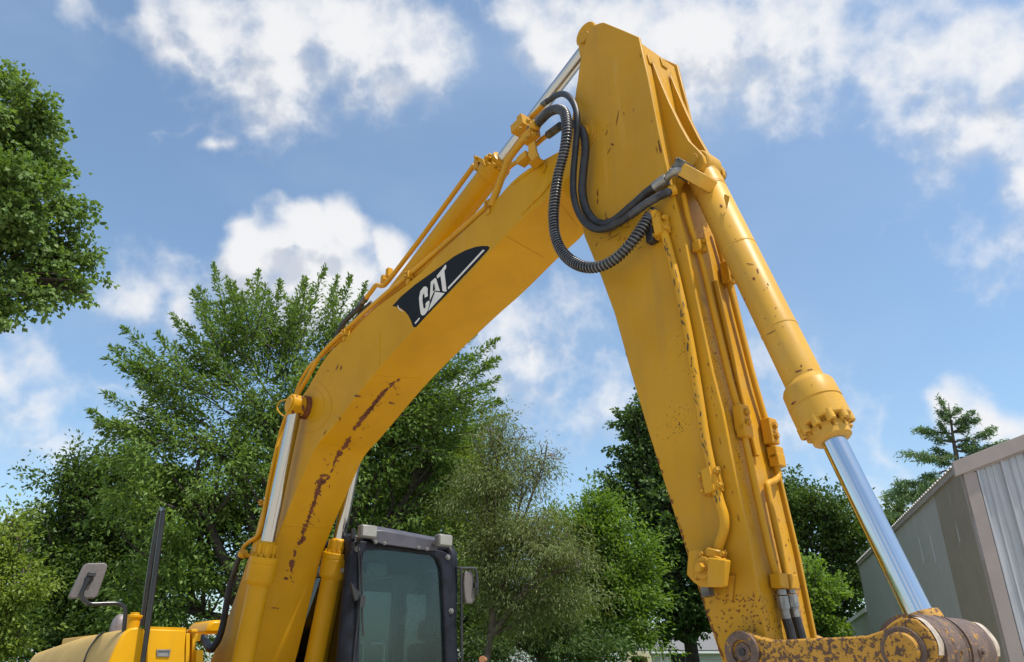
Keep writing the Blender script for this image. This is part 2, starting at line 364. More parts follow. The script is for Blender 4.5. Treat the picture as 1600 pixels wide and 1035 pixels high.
# machine frame: F forward along the boom, L towards the cab side, measured from the camera
TH = math.atan(1550 * math.cos(PITCH) / FPX)
Lv = np.array([math.sin(TH), math.cos(TH), 0]); Fv = np.array([math.cos(TH), -math.sin(TH), 0]); Zv = np.array([0, 0, 1.])
def W(f, l, z): return EYE + f * Fv + l * Lv + z * Zv
def PX(x, y, D): d = ray(x, y); return EYE + d * (D / (d @ Lv))         # photo point on the side plane L = D
def PF(x, y, Fc): d = ray(x, y); return EYE + d * (Fc / (d @ Fv))       # photo point on the front plane F = Fc
def PP(x, y, p, n): d = ray(x, y); return EYE + d * (((p - EYE) @ n) / (d @ n))
def PD(x, y, dist): d = ray(x, y); return EYE + d * (dist / math.hypot(d[0], d[1]))
def hit(bvh, x, y, off=0.0):
    d = Vector(ray(x, y)).normalized(); h = bvh.ray_cast(Vector(EYE), d)
    if h[0] is None: return None, None
    n = h[1] if h[1].dot(d) < 0 else -h[1]
    return np.array(h[0] + n * off), np.array(n)
def bolt(mb, p, n, r=.011, h=.010):
    n = unit(n); mb.lathe(p, p + n, [(-.002, r * 1.5), (.002, r * 1.5), (.0025, r), (h, r), (h + .001, r * .85)], 6); return mb
def hits(bvh, P, off):
    R = [hit(bvh, x, y, off)[0] for x, y in P]; return [q for q in R if q is not None]
# ------------------------------------------------------------------ the ground
g = MB(); g.add([(-1500, -1500, 0), (1500, -1500, 0), (1500, 1500, 0), (-1500, 1500, 0)], [(0, 1, 2, 3)])
tag(g.build('ground', 'ground'), kind='structure')
# ------------------------------------------------------------------ the excavator
DB = 2.205; WB = .39          # near side plane and width of the boom
DS = 2.25; WS = .31           # of the stick
DC = DS + WS / 2
EXC = thing('excavator', (*(W(-6.6, 2.4, 0)[:2]), 0), 'large yellow tracked excavator with arched boom, bent down stick and black cab', 'excavator')

# ---- boom
top = [(306, 1100), (329, 1033), (358, 959), (387, 875), (408, 800), (432, 705), (455, 644), (480, 608), (510, 557), (545, 523), (581, 486), (641, 440), (700, 384), (761, 327), (800, 284), (845, 240), (888, 206), (930, 185)]
bot = [(362, 1100), (386, 1015), (405, 940), (424, 868), (440, 822), (468, 756), (492, 702), (516, 672), (545, 635), (583, 587), (620, 545), (692, 470), (737, 426), (790, 369), (825, 334), (858, 296), (893, 259), (935, 235)]
T2 = catmull([[*q, 0] for q in top], 4); B2 = catmull([[*q, 0] for q in bot], 4)
mb = MB(); ring = []
for i, (t, b) in enumerate(zip(T2, B2)):
    k = min(1, max(0, (t[0] - 800) / 70)); ins = .075 * k * k * (3 - 2 * k)
    low = min(1, max(0, (470 - t[0]) / 130)); wid = WB + .0 * low
    d0, d1 = DB + ins, DB + wid - ins
    pt, pb = PX(t[0], t[1], DB), PX(b[0], b[1], DB)
    ring.append([pt + Lv * (d0 - DB), pb + Lv * (d0 - DB), pb + Lv * (d1 - DB), pt + Lv * (d1 - DB)])
n = len(ring); vs = [v for r in ring for v in r]; fs = []
for i in range(n - 1):
    for k in range(4): a, b = i * 4, i * 4 + 4; fs.append((a + k, a + (k + 1) % 4, b + (k + 1) % 4, b + k))
fs += [(3, 2, 1, 0), tuple((n - 1) * 4 + k for k in range(4))]
mb.add(vs, fs); BOOM = mb.build('boom', 'boom', EXC, ang=25, bevel=.005); bvh_boom = mb.bvh()
# weld seams across the belly
for a, b in (((583, 587), (662, 592)), ((858, 296), (905, 357)), ((440, 822), (519, 826)), ((790, 369), (852, 404))):
    q0, q1 = PX(*a, DB), None
    pts = []
    for t in np.linspace(.02, .97, 12):
        h, _ = hit(bvh_boom, a[0] + (b[0] - a[0]) * t, a[1] + (b[1] - a[1]) * t, .0008)
        if h is not None: pts.append(h)
    if len(pts) > 4: MB().tube(pts, .0022, 6).build('weld_seam', 'boom', BOOM)
def ring_weld(c, rpx, a0, a1, bvh, parent, r=.004, m='boom'):
    pts = []
    for a in np.radians(np.linspace(a0, a1, 26)):
        h, _ = hit(bvh, c[0] + rpx * math.cos(a), c[1] + rpx * 1.05 * math.sin(a))
        if h is not None: pts.append(h)
    if len(pts) > 4: MB().tube(pts, r, 6).build('weld_ring', m, parent)
ring_weld((478, 634), 40, -75, 95, bvh_boom, BOOM); ring_weld((480, 632), 27, -70, 80, bvh_boom, BOOM, .003)
# nose reinforcement plate
MB().tube(hits(bvh_boom, [(802, 288), (825, 271), (846, 255), (853, 259), (848, 272)], .002), .006, 6, 5).build('weld_seam', 'boom', BOOM)
MB().tube(hits(bvh_boom, [(866, 279), (850, 300), (832, 318), (816, 335)], .002), .005, 6, 5).build('weld_seam', 'boom', BOOM)
MB().tube(hits(bvh_boom, [(585, 478), (594, 520), (593, 572)], .001), .0025, 6, 5).build('weld_seam', 'boom', BOOM)
# logo decal on the near side
def dec(poly, off): return [PX(x, y, DB - off) for x, y in poly]
def zc(P): return [(600 + x / 6.9, 370 + y / 6.9) for x, y in P]
outer = [(90, 748), (180, 650), (330, 522), (480, 415), (640, 300), (760, 210), (880, 148), (990, 110), (1060, 100), (1120, 103), (1140, 118), (1125, 145), (1000, 282), (860, 430), (700, 600), (560, 745), (450, 862), (350, 972), (328, 980), (312, 968), (290, 905), (262, 850), (225, 805), (180, 772), (135, 757)]
MB().prism(dec(zc(outer), .0005), -Lv * .0008).build('logo_decal', 'decal_black', BOOM)
letters = {
 'c': [(430, 540), (455, 537), (472, 560), (470, 605), (474, 640), (440, 660), (436, 620), (428, 612), (416, 640), (414, 690), (426, 770), (440, 778), (450, 755), (448, 722), (478, 690), (494, 700), (488, 740), (470, 800), (440, 842), (412, 852), (396, 830), (384, 740), (378, 660), (392, 590)],
 'a': [(505, 487), (552, 445), (562, 450), (604, 588), (568, 584), (560, 578), (546, 584), (532, 606), (512, 650), (494, 690)],
 'hole': [],
 'triangle': [(552, 594), (655, 610), (475, 805)],
 't': [(568, 425), (664, 302), (672, 312), (668, 345), (651, 368), (676, 590), (652, 594), (632, 585), (610, 425), (596, 436), (576, 452)],
 'bar': [(690, 548), (1068, 140), (1085, 148), (700, 562), (692, 566)],
 'short_bar': [(330, 930), (382, 872), (388, 884), (340, 942)],
 'tick': [(142, 744), (150, 740), (168, 775), (205, 806), (196, 808), (160, 782)]}
for k, P in letters.items():
    if P: MB().prism(dec(zc(P), .0016), -Lv * .0006).build('letter' if k in 'cat' else 'decal_mark', 'decal_white', BOOM)
MB().prism(dec(zc([(530, 520), (541, 500), (552, 570), (536, 588), (526, 590)]), .0024), -Lv * .0006).build('decal_mark', 'decal_black', BOOM)
# rust scars: chips of missing paint, each a thin irregular flake
def flakes(bvh, spots, parent, m='rust', name='rust_scar', off=.0022):
    mb = MB()
    for (x, y, L_, wd, ang) in spots:
        ca, sa = math.cos(ang), math.sin(ang); N_ = max(7, int(L_ * 1.2)); P = []
        for i in range(N_):
            t = i / (N_ - 1) - .5; prof = max(.12, (1 - (2 * abs(t)) ** 3)) * random.uniform(.55, 1.25)
            P.append((t * L_ + random.uniform(-.4, .4), wd * .5 * prof))
        for i in range(N_ - 1):
            quad = []
            w0, w1 = P[i][1], P[i + 1][1]
            for (tx, ty) in ((P[i][0], -w0 * random.uniform(.6, 1.2)), (P[i + 1][0], -w1 * random.uniform(.6, 1.2)), (P[i + 1][0], w1), (P[i][0], w0)):
                h, _ = hit(bvh, x + tx * ca - ty * sa, y + tx * sa + ty * ca, off); quad.append(h)
            if all(q is not None for q in quad): mb.add(quad, [(0, 1, 2, 3)])
    if mb.f: return mb.build(name, m, parent, kind='stuff')
sp = []
def along(pts, wd, gap=.15, seg=7):
    P = np.array(pts, float); s = np.r_[0, np.cumsum(np.linalg.norm(np.diff(P, axis=0), axis=1))]; t = 0
    while t < s[-1]:
        ln = random.uniform(.6, 1.6) * seg; x, y = np.interp(t, s, P[:, 0]), np.interp(t, s, P[:, 1]); x2, y2 = np.interp(t + 2, s, P[:, 0]), np.interp(t + 2, s, P[:, 1])
        if random.random() > gap: sp.append((x + random.uniform(-1, 1), y, ln * 1.5, wd * random.uniform(.5, 1.5), math.atan2(y2 - y, x2 - x) + random.uniform(-.25, .25)))
        t += ln
along([(622, 594), (600, 612), (578, 640), (560, 662), (550, 677), (541, 694), (533, 706), (526, 716)], 6.5, .14, 6)
along([(612, 601), (590, 625), (572, 648)], 6, .1)
along([(528, 708), (519, 733), (512, 747), (503, 756)], 4.0, .3, 5); sp += [(506, 743, 15, 5, -.1), (504, 752, 11, 9, .3), (500, 760, 12, 5, 2.0)]
along([(502, 748), (492, 784), (484, 805), (477, 822), (472, 836)], 7, .32, 6)
along([(474, 842), (462, 858), (455, 888), (452, 900), (448, 908)], 6.5, .35, 6); sp += [(447, 904, 9, 4, .1), (434, 951, 3, 2, 0), (429, 950, 5, 2, .2), (425, 950, 3, 2, 0)]
sp += [(559, 619, 11, 4, .1), (612, 630, 10, 3, .2), (527, 574, 2, 9, .4), (533, 575, 2, 8, .3), (513, 580, 4, 1.5, .2), (530, 653, 7, 1.2, .3), (531, 655, 1.5, 7, .1), (508, 676, 1.2, 11, .5)]
sp += [(583, 755, 3, 2, 0)]
for x, y in ((612, 600), (590, 630), (565, 660), (545, 690), (520, 728), (502, 760), (492, 790), (480, 820), (470, 848), (455, 890)):
    for k in range(6): sp.append((x + random.gauss(0, 7), y + random.gauss(0, 9), random.uniform(2, 7), random.uniform(.8, 2), random.uniform(0, 3)))
flakes(bvh_boom, sp, BOOM)
# oil pipes along the boom's near top edge
def pipe(pts, r, m='pipe', parent=None, name='oil_pipe', sm=6, seg=10, rib=None): return MB().tube([PX(x, y, d) for x, y, d in pts], r, seg, sm, rib).build(name, m, parent, ang=50)
db = DB + .012
pipe([(377, 866, db - .03), (381, 855, db - .03), (390, 846, db - .03), (403, 837, db - .03), (410, 818, db - .03), (418, 770, db - .02), (428, 722, db - .02), (441, 668, db), (455, 636, db), (468, 612, db), (483, 586, db), (503, 553, db), (540, 516, db), (600, 462, db), (640, 429, db), (700, 377, db), (752, 331, db), (765, 319, db)], .016, 'pipe', BOOM)
pipe([(440, 690, db + .12), (452, 650, db + .12), (466, 604, db + .12), (485, 571, db + .1), (507, 553, db + .03), (548, 517, db + .035), (605, 466, db + .035), (642, 436, db + .03), (700, 387, db + .02), (755, 337, db + .01)], .012, 'pipe', BOOM)
pipe([(768, 322, db - .01), (771, 314, db - .012), (779, 292, db - .012), (793, 254, db - .012), (801, 240, db - .012), (812, 226, db - .01), (826, 208, db)], .021, 'pipe', BOOM)
pipe([(767, 316, db + .09), (775, 296, db + .09), (787, 272, db + .09), (800, 258, db + .09), (815, 250, db + .08)], .014, 'pipe', BOOM)
pipe([(838, 226, db + .08), (848, 217, db + .08), (858, 210, db + .08)], .014, 'pipe', BOOM)
pipe([(572, 466, .1 + DB), (580, 456, .1 + DB), (588, 446, .1 + DB), (597, 447, .1 + DB), (606, 440, .1 + DB), (640, 396, .12 + DB), (680, 342, .13 + DB), (720, 287, .14 + DB), (741, 258, .14 + DB)], .017, 'pipe', BOOM)
pipe([(609, 452, .16 + DB), (650, 398, .17 + DB), (690, 345, .17 + DB), (738, 283, .17 + DB)], .009, 'pipe', BOOM)
pipe([(526, 526, .1 + DB), (534, 510, .1 + DB), (546, 495, .1 + DB), (560, 482, .1 + DB), (566, 474, .1 + DB)], .021, 'hose', BOOM, 'rubber_hose')
pipe([(562, 478, .1 + DB), (573, 463, .1 + DB)], .024, 'fitting', BOOM, 'hose_fitting', 0)
pipe([(545, 512, .13 + DB), (562, 490, .13 + DB), (580, 472, .13 + DB)], .012, 'hose', BOOM, 'rubber_hose')
# pipe clamps on the boom edge
for (x, y) in ((541, 522), (640, 432), (766, 322), (412, 786)):
    c = PX(x, y, db); d = unit(PX(x + 6, y - 5, db) - c) if x > 500 else unit(PX(x + 4, y - 20, db) - c); u = np.cross(d, Lv)
    m_ = MB().box(c - Lv * .004, d * .022, u * .026, Lv * .024); m_.box(c - u * .035 - Lv * .012, d * .016, u * .03, Lv * .008)
    bolt(m_, c - u * .012 - Lv * .028, -Lv, .010, .014); bolt(m_, c + u * .016 - Lv * .028, -Lv, .008, .01); m_.build('pipe_clamp', 'pipe', BOOM, bevel=.003)
for (x, y, d_) in ((600, 438, .15), (608, 427, .15)):
    c = PX(x, y, DB + d_); MB().box(c, Fv * .02, Zv * .035, Lv * .02).build('pipe_clamp', 'pipe', BOOM, bevel=.003)
# valve block and hose bracket near the nose
vb = MB(); c = PX(822, 205, DB + .02); d = unit(PX(840, 190, DB) - PX(815, 213, DB)); u = np.cross(d, Lv)
vb.box(PX(817, 200, DB + .05), d * .052, u * .03, Lv * .05).box(PX(829, 213, DB + .02), d * .05, u * .028, Lv * .03).box(PX(822, 190, DB + .07), d * .02, u * .02, Lv * .055)
vb.cyl(PX(832, 200, DB), PX(840, 194, DB), .03, 16, .003)
for x, y in ((813, 202), (826, 190), (835, 210), (830, 205), (822, 218)): bolt(vb, PX(x, y, DB - .012), -Lv, .012, .014)
vb.build('valve_block', 'pipe', BOOM, bevel=.004)
hb = MB().prism([PX(x, y, DB + .004) for x, y in ((828, 228), (838, 221), (840, 236), (846, 250), (836, 257), (832, 262), (834, 254), (828, 246))], -Lv * .014)
hb.box(PX(838, 254, DB - .006), d * .035, u * .004, Lv * .03); hb.build('hose_bracket', 'pipe', BOOM, bevel=.003)
MB().box(PX(820, 249, DB + .02), d * .04, u * .022, Lv * .03).build('pipe_clamp', 'pipe', BOOM, bevel=.003)

# ---- lift cylinders: one on either side of the boom
def lift(D, pin, rod_low, low, parent, cover, Dpin):
    p0 = PX(*pin, D); p1 = PX(*rod_low, D); p2 = PX(*low, D); ax = unit(p2 - p0)
    p1 = p0 + ax * ((p1 - p0) @ ax); L_ = float((p2 - p1) @ ax) + .35
    b = MB().lathe(p1, p1 + ax, [(.0, .048), (.004, .052), (.012, .062), (.105, .064), (.106, .095), (.112, .099), (.145, .099), (.148, .0965), (.152, .0965), (.155, .099), (.27, .096), (.285, .086), (.30, .0735), (.40, .0725), (L_, .0725)], 40)
    o = b.build('lift_cylinder', 'lift_cylinder', parent, ang=28)
    for k in range(12):
        a = 2 * math.pi * k / 12; u, w = frame_of(ax); c = p1 + ax * .105 + .081 * (math.cos(a) * u + math.sin(a) * w)
        bolt(MB(), c, -ax, .0095, .016).build('bolt', 'lift_cylinder', o)
    for k in range(8):
        a = 2 * math.pi * (k + .5) / 8; c = p1 + ax * .06 + .063 * (math.cos(a) * u + math.sin(a) * w)
        MB().box(c, ax * .044, unit(np.cross(ax, c - p1)) * .013, unit(c - p1 - ax * .06) * .011).build('gland_rib', 'lift_cylinder', o, bevel=.002)
    MB().cyl(p0 + ax * .03, p1 + ax * .05, .047, 36).build('piston_rod', 'chrome_old', o)
    return o, p0, ax
lc, p0, ax = lift(DB - .085, (463, 634), (427, 848), (379, 1035), EXC, True, DB)
eye = MB().cyl(p0 - Lv * .055, p0 + Lv * .05, .078, 32, .006); EYE_O = eye.build('rod_eye', 'boom', lc); flakes(eye.bvh(), [(462, 618, 8, 4, .6), (458, 645, 9, 4, 1.2), (474, 638, 12, 5, 1.4), (468, 647, 6, 4, .2), (452, 628, 8, 3, 1.5), (472, 622, 5, 3, 1)], lc)
MB().cyl(p0 - Lv * .066, p0 - Lv * .054, .062, 28, .004).build('pin_cap', 'boom', lc)
MB().cyl(p0 + Lv * .048, p0 + Lv * .086, .088, 28).build('pin_collar', 'rust', lc)
u_, w_ = unit(np.cross(Lv, Zv)), Zv
MB().tube([PX(x, y, DB - .12) for x, y in ((452, 655), (440, 648), (433, 638), (437, 628), (450, 624))], .0055, 8, 6).build('grease_line', 'boom', lc)
lc2, q0, ax2 = lift(DB + WB + .085, (566, 664), (533, 842), (491, 1035), EXC, False, 0)
MB().cyl(q0 - Lv * .05, q0 + Lv * .055, .078, 32, .006).build('rod_eye', 'boom', lc2)
# black ribbed hoses at the boom foot
pipe([(377, 862, DB - .06), (369, 885, DB - .06), (361, 912, DB - .05), (354, 945, DB - .05), (348, 978, DB - .05)], .021, 'hose', EXC, 'hydraulic_hose')
pipe([(361, 908, DB - .055), (354, 945, DB - .055), (348, 978, DB - .055), (341, 1000, DB - .06), (331, 1014, DB - .08), (329, 1014, DB - .08)], .027, 'hose', EXC, 'hydraulic_hose', rib=(.014, .84))
pipe([(333, 1014, DB - .075), (328, 1013, DB - .09), (323, 1006, DB - .1), (317, 998, DB - .12), (309, 1000, DB - .15)], .031, 'guard', EXC, 'hose_elbow')
pipe([(468, 960, DB + .45), (466, 985, DB + .45), (460, 1010, DB + .45), (452, 1022, DB + .45), (440, 1030, DB + .45)], .022, 'hose', EXC, 'hydraulic_hose', rib=(.014, .85))
pipe([(377, 866, DB - .05), (374, 873, DB - .05)], .029, 'fitting', EXC, 'hose_fitting', 0)
cl = MB().cyl(PX(381, 862, DB - .06), PX(378, 869, DB - .06), .034, 14); cl.box(PX(386, 868, DB - .03), Fv * .03, Zv * .012, Lv * .03); cl.build('pipe_clamp', 'pipe', EXC)

# ---- stick cylinder on the boom's back
s_pin = PX(907, 56, DS) + Lv * (WS / 2); s_low = PX(789, 243, DC); axs = unit(s_low - PX(896, 103, DC))
s_pin = s_low - axs * ((s_low - s_pin) @ axs); s_head = PX(779, 259, DC); s_head = s_pin + axs * ((s_head - s_pin) @ axs)
b = MB().lathe(s_head, s_head + axs, [(-.05, .05), (-.045, .066), (.0, .068), (.002, .092), (.06, .095), (.10, .092), (.11, .078), (1.15, .078), (1.2, .08), (1.3, .06)], 36); STC = b.build('stick_cylinder', 'lift_cylinder', EXC, ang=28)
for k in range(10):
    a = 2 * math.pi * k / 10; u, w = frame_of(axs); bolt(MB(), s_head + .078 * (math.cos(a) * u + math.sin(a) * w), -axs, .011, .02).build('bolt', 'lift_cylinder', STC)
MB().cyl(s_pin + axs * .03, s_head, .04, 30).build('piston_rod', 'chrome_old', STC)
MB().cyl(s_pin - Lv * .07, s_pin + Lv * .07, .075, 28, .006).build('rod_eye', 'boom', STC)
pb = MB(); c = PX(749, 258, DB + .15); pb.box(PX(757, 254, DB + .14), unit(PX(775, 264, DB) - PX(745, 250, DB)) * .07, np.cross(axs, Lv) * .032, Lv * .045); pb.box(c, Fv * .022, Zv * .04, Lv * .03)
for x, y in ((744, 247), (760, 247), (772, 258)): bolt(pb, PX(x, y, DB + .09), -Lv, .011, .012)
pb.build('port_block', 'lift_cylinder', STC, bevel=.004)

# ---- stick
prof = [(943, 35), (937, 36), (925, 41), (917, 55), (909, 90), (900, 140), (893, 190), (892, 240), (899, 300), (913, 370), (938, 430), (960, 490), (985, 580), (1012, 672), (1050, 793), (1088, 911), (1111, 983), (1130, 1040), (1142, 1068), (1165, 1080), (1195, 1072), (1206, 1050), (1197, 997), (1172, 854), (1149, 743), (1128, 640), (1113, 582), (1088, 466), (1070, 376), (1045, 275), (1028, 200), (1012, 120), (998, 58), (975, 48)]
P3 = [PX(x, y, DS) for x, y in prof]
def inset(P, a):
    Q = [np.array([q @ Fv, q[2]]) for q in P]; n = len(Q); ar = sum(Q[i][0] * Q[(i + 1) % n][1] - Q[(i + 1) % n][0] * Q[i][1] for i in range(n)); s_ = 1 if ar > 0 else -1; R = []
    for i in range(n):
        e0 = unit(Q[i] - Q[i - 1]); e1 = unit(Q[(i + 1) % n] - Q[i]); n0 = s_ * np.array([-e0[1], e0[0]]); n1 = s_ * np.array([-e1[1], e1[0]]); m_ = unit(n0 + n1)
        R.append(Q[i] + m_ * a / max(.5, m_ @ n0))
    return [P[i] + Fv * (R[i][0] - Q[i][0]) + Zv * (R[i][1] - Q[i][1]) for i in range(n)]
Pin = inset(P3, .016)
mbs = MB().prism([q + Lv * .014 for q in Pin], Lv * (WS - .028)); STK = mbs.build('stick', 'front', EXC, ang=30); bvh_front = mbs.bvh()
near = MB().prism(P3, Lv * .016); NEAR = near.build('side_plate', 'stick', STK, ang=30, bevel=.004); bvh_side = near.bvh()
MB().prism([q + Lv * (WS - .016) for q in P3], Lv * .016).build('side_plate', 'stick', STK, ang=30, bevel=.004)
# weld bead where the front plate meets the near side plate
fr = [PX(x, y, DS + .017) - Fv * .012 for x, y in ((1014, 122), (1028, 195), (1045, 268), (1070, 370), (1088, 460), (1113, 576), (1128, 634), (1149, 737), (1172, 848), (1197, 990))]
MB().tube(fr, .007, 6, 4).build('weld_seam', 'stick', STK)
# ears that hold the stick cylinder's pin
ear = [(940, 34), (925, 40), (908, 40), (900, 47), (897, 58), (897, 74), (900, 88), (897, 108), (892, 150), (905, 165), (925, 120), (935, 70)]
for d_ in (.035, WS - .065):
    MB().prism([PX(x, y, DS) + Lv * d_ for x, y in ear], Lv * .03).build('pin_ear', 'stick', STK, ang=30, bevel=.003)
pc = PX(908, 55, DS)
MB().cyl(pc + Lv * .018, pc + Lv * .04, .036, 26, .004).build('pin_head', 'stick', STK); MB().cyl(pc + Lv * .024, pc + Lv * (WS - .02), .034, 24).build('pin', 'brown', STK)
# pivot boss on the near plate
bc = PX(912, 214, DS)
MB().cyl(bc - Lv * .008, bc + Lv * .01, .098, 44, .004).build('pivot_boss', 'stick', STK); MB().cyl(bc - Lv * .016, bc, .082, 40, .004).build('pivot_boss', 'stick', STK); MB().cyl(bc - Lv * .03, bc, .055, 32, .004).build('pin_head', 'pipe', STK)
MB().cyl(PX(898, 292, DB + .10), PX(898, 292, DB + .30), .06, 28).build('pivot_tube', 'boom', BOOM)
# twin bracket plates for the bucket cylinder
def bracket(poly, D0): return MB().prism([PX(x, y, D0) for x, y in poly], Lv * .026)
br1 = [(1018, 94), (1027, 117), (1045, 160), (1062, 195), (1076, 220), (1090, 234), (1098, 243), (1100, 254), (1095, 266), (1084, 271), (1070, 274), (1055, 300), (1042, 240), (1024, 150)]
DBR = DS + .075
dl = PX(1018, 94, DBR) - PX(1018, 94, DBR)
BR = bracket(br1, DBR).build('cylinder_bracket', 'stick', STK, ang=30, bevel=.004)
o2 = MB().prism([PX(x, y, DBR) + Lv * .135 for x, y in br1], Lv * .026).build('cylinder_bracket', 'stick', STK, ang=30, bevel=.004)
pc = PX(1081, 252, DBR)
MB().cyl(pc - Lv * .008, pc + Lv * .01, .036, 28, .003).build('pin_head', 'stick', STK); MB().cyl(pc + Lv * .15, pc + Lv * .20, .043, 24, .006).build('pin_head', 'brown', STK)
# pad welds at the bracket roots
for x, y in ((1016, 92), (1036, 96)):
    h, nn = hit(bvh_front, x, y + 4, .004)
    if h is not None: MB().box(h, Lv * .022, unit(np.cross(nn, Lv)) * .03, nn * .004).build('weld_pad', 'stick', STK, bevel=.003)
# ---- bucket cylinder
pinc = pc + Lv * .08; g0 = PX(1258, 600, DC); axb = unit(PX(1437, 962, DC) - PX(1302, 688, DC))
cc = PX(1302, 688, DC); base = cc - axb * ((cc - pinc) @ axb); Lb = float((cc - base) @ axb)
tg = float((PX(1250, 612, DC) - base) @ axb)        # start of the gland collar
prf = [(-.045, .05), (-.03, .066), (.05, .068), (.052, .0665), (.058, .0665), (.06, .07), (.135, .071), (.137, .0685), (.145, .0685), (.147, .0695), (tg - .02, .0695), (tg - .01, .075), (tg + .0, .086), (tg + .012, .092), (tg + .075, .094), (tg + .077, .091), (tg + .083, .091), (tg + .085, .094), (tg + .15, .093), (tg + .155, .089), (tg + .156, .062), (Lb - .03, .058), (Lb - .025, .067), (Lb - .004, .066), (Lb, .061), (Lb + .004, .046)]
BC = MB().lathe(base, base + axb, prf, 48).build('bucket_cylinder', 'cylinder', EXC, ang=28)
u, w = frame_of(axb)
for k in range(10):
    a = 2 * math.pi * (k + .3) / 10; rad = math.cos(a) * u + math.sin(a) * w
    m_ = MB(); p_ = base + axb * (tg + .150) + rad * .079; m_.lathe(p_, p_ + axb, [(-.01, .0165), (.024, .0165), (.028, .013), (.028, .008), (.020, .008)], 16); m_.build('bolt', 'cylinder', BC)
    a += math.pi / 10; rad = math.cos(a) * u + math.sin(a) * w
    MB().box(base + axb * (tg + .155 + (Lb - tg - .165) / 2) + rad * .058, axb * ((Lb - tg - .190) / 2), np.cross(axb, rad) * .0165, rad * .010).build('gland_rib', 'cylinder', BC, bevel=.003)
MB().tube([base + axb * .14, base + axb * .146], .0715, 40).build('weld_band', 'cylinder', BC)
for t in (.42, .78): MB().lathe(base + axb * (t * tg), base + axb, [(-.002, .0695), (0, .0712), (.006, .0712), (.008, .0695)], 40).build('weld_band', 'cylinder', BC)
rod_end = PX(1437, 966, DC); rod_end = base + axb * ((rod_end - base) @ axb)
MB().cyl(base + axb * (Lb - .02), rod_end + axb * .05, .0405, 48).build('piston_rod', 'chrome', BC)
MB().cyl(pinc - Lv * .05, pinc + Lv * .05, .066, 30, .006).build('cylinder_eye', 'cylinder', BC)
pt = MB(); e0 = PX(1072, 269, DS + .02); e1 = PX(1108, 289, DS + .06); dx = unit(e1 - e0); pt.box((e0 + e1) / 2, dx * .062, np.cross(dx, Lv) * .030, Lv * .04); pt.build('port_block', 'cylinder', BC, bevel=.004)
fl = MB(); fl.box(e0 - dx * .02, dx * .022, np.cross(dx, Lv) * .038, Lv * .038)
for s1 in (-1, 1):
    for s2 in (-1, 1): bolt(fl, e0 - dx * .04 + np.cross(dx, Lv) * .026 * s1 + Lv * .026 * s2, -dx, .010, .012)
fl.build('hose_flange', 'fitting', BC, bevel=.003)
wedge = PX(1131, 309, DC - .066); MB().prism([wedge, wedge + axb * .05 + u * .02, wedge + axb * .045 - u * .025], unit(wedge - base - axb * ((wedge - base) @ axb)) * .022).build('stop_lug', 'cylinder', BC)
BVB = MB().lathe(base, base + axb, prf, 48).bvh()
chips = [(1178, 436, 6, 4, .9), (1184, 424, 9, 3, 1.3), (1172, 413, 14, 1.5, .1), (1200, 445, 5, 2, 1), (1127, 322, 6, 3, .8), (1108, 300, 6, 4, .5), (1160, 470, 14, 1.6, -.6), (1205, 520, 16, 1.6, -.5), (1248, 580, 12, 3, -.3), (1265, 578, 10, 2, -.2), (1240, 630, 9, 4, -.7), (1252, 572, 4, 3, 1)]
for i_ in range(16):
    t_ = random.random(); chips.append((1115 + 150 * t_ + random.uniform(-18, 22), 320 + 290 * t_ + random.uniform(-10, 10), random.uniform(2, 6), random.uniform(.6, 1.3), random.uniform(0, 3)))
flakes(BVB, chips, BC, off=.001)
# ---- front oil pipes on the stick
fp1 = [(1060, 300), (1072, 345), (1086, 386), (1099, 435), (1111, 486), (1126, 537), (1141, 592), (1153, 647), (1161, 702), (1167, 740), (1174, 790), (1184, 838), (1197, 888), (1203, 922)]
def onfront(P, off, sag=0):
    R = []
    for x, y in P:
        h, nn = hit(bvh_front, x, y, off)
        if h is not None: R.append(h)
    return R
def front_at(y, fracL):
    """point on the front plate where its near edge passes height y in the photo, at lateral fraction fracL"""
    e = [(58, 998), (120, 1012), (200, 1028), (275, 1045), (376, 1070), (466, 1088), (582, 1113), (640, 1128), (743, 1149), (854, 1172), (997, 1197)]
    x = float(np.interp(y, [q[0] for q in e], [q[1] for q in e])); return PX(x, y, DS) - Fv * .016 + Lv * (WS * fracL)
def fpipe(spec, r, name='oil_pipe', m='pipe', sm=5, rib=None):
    P = [front_at(y, fr_) + Fv * (r + lift_) for y, fr_, lift_ in spec]; return MB().tube(P, r, 10, sm, rib).build(name, m, STK, ang=50)
fpipe([(300, .16, .02), (345, .18, .012), (400, .26, .012), (480, .28, .012), (580, .30, .012), (650, .31, .012), (740, .31, .012), (850, .31, .012), (895, .36, .012), (922, .38, .012)], .0125)
fpipe([(330, .80, .012), (440, .83, .012), (560, .86, .012), (650, .88, .012), (690, .88, .012), (712, .88, .012), (728, .86, .012), (738, .74, .012), (745, .60, .012), (760, .56, .012), (850, .55, .012), (885, .56, .012), (920, .57, .012)], .0125)
fpipe([(420, .55, .0), (560, .56, .0), (700, .56, .0)], .010)
for y, f_ in ((380, .24), (648, .31), (668, .31), (905, .37), (400, .82), (655, .88), (905, .57), (690, .89), (702, .89)):
    c = front_at(y, f_) + Fv * .03; MB().box(c, Lv * .026, Zv * (.05 if y in (648, 655, 400) else .024), Fv * .02).build('pipe_clamp', 'pipe', STK, bevel=.004)
    if y in (648, 655, 380, 400): bolt(MB(), c + Fv * .02 + Zv * .02, Fv, .011, .012).build('bolt', 'pipe', STK); bolt(MB(), c + Fv * .02 - Zv * .02, Fv, .011, .012).build('bolt', 'pipe', STK)
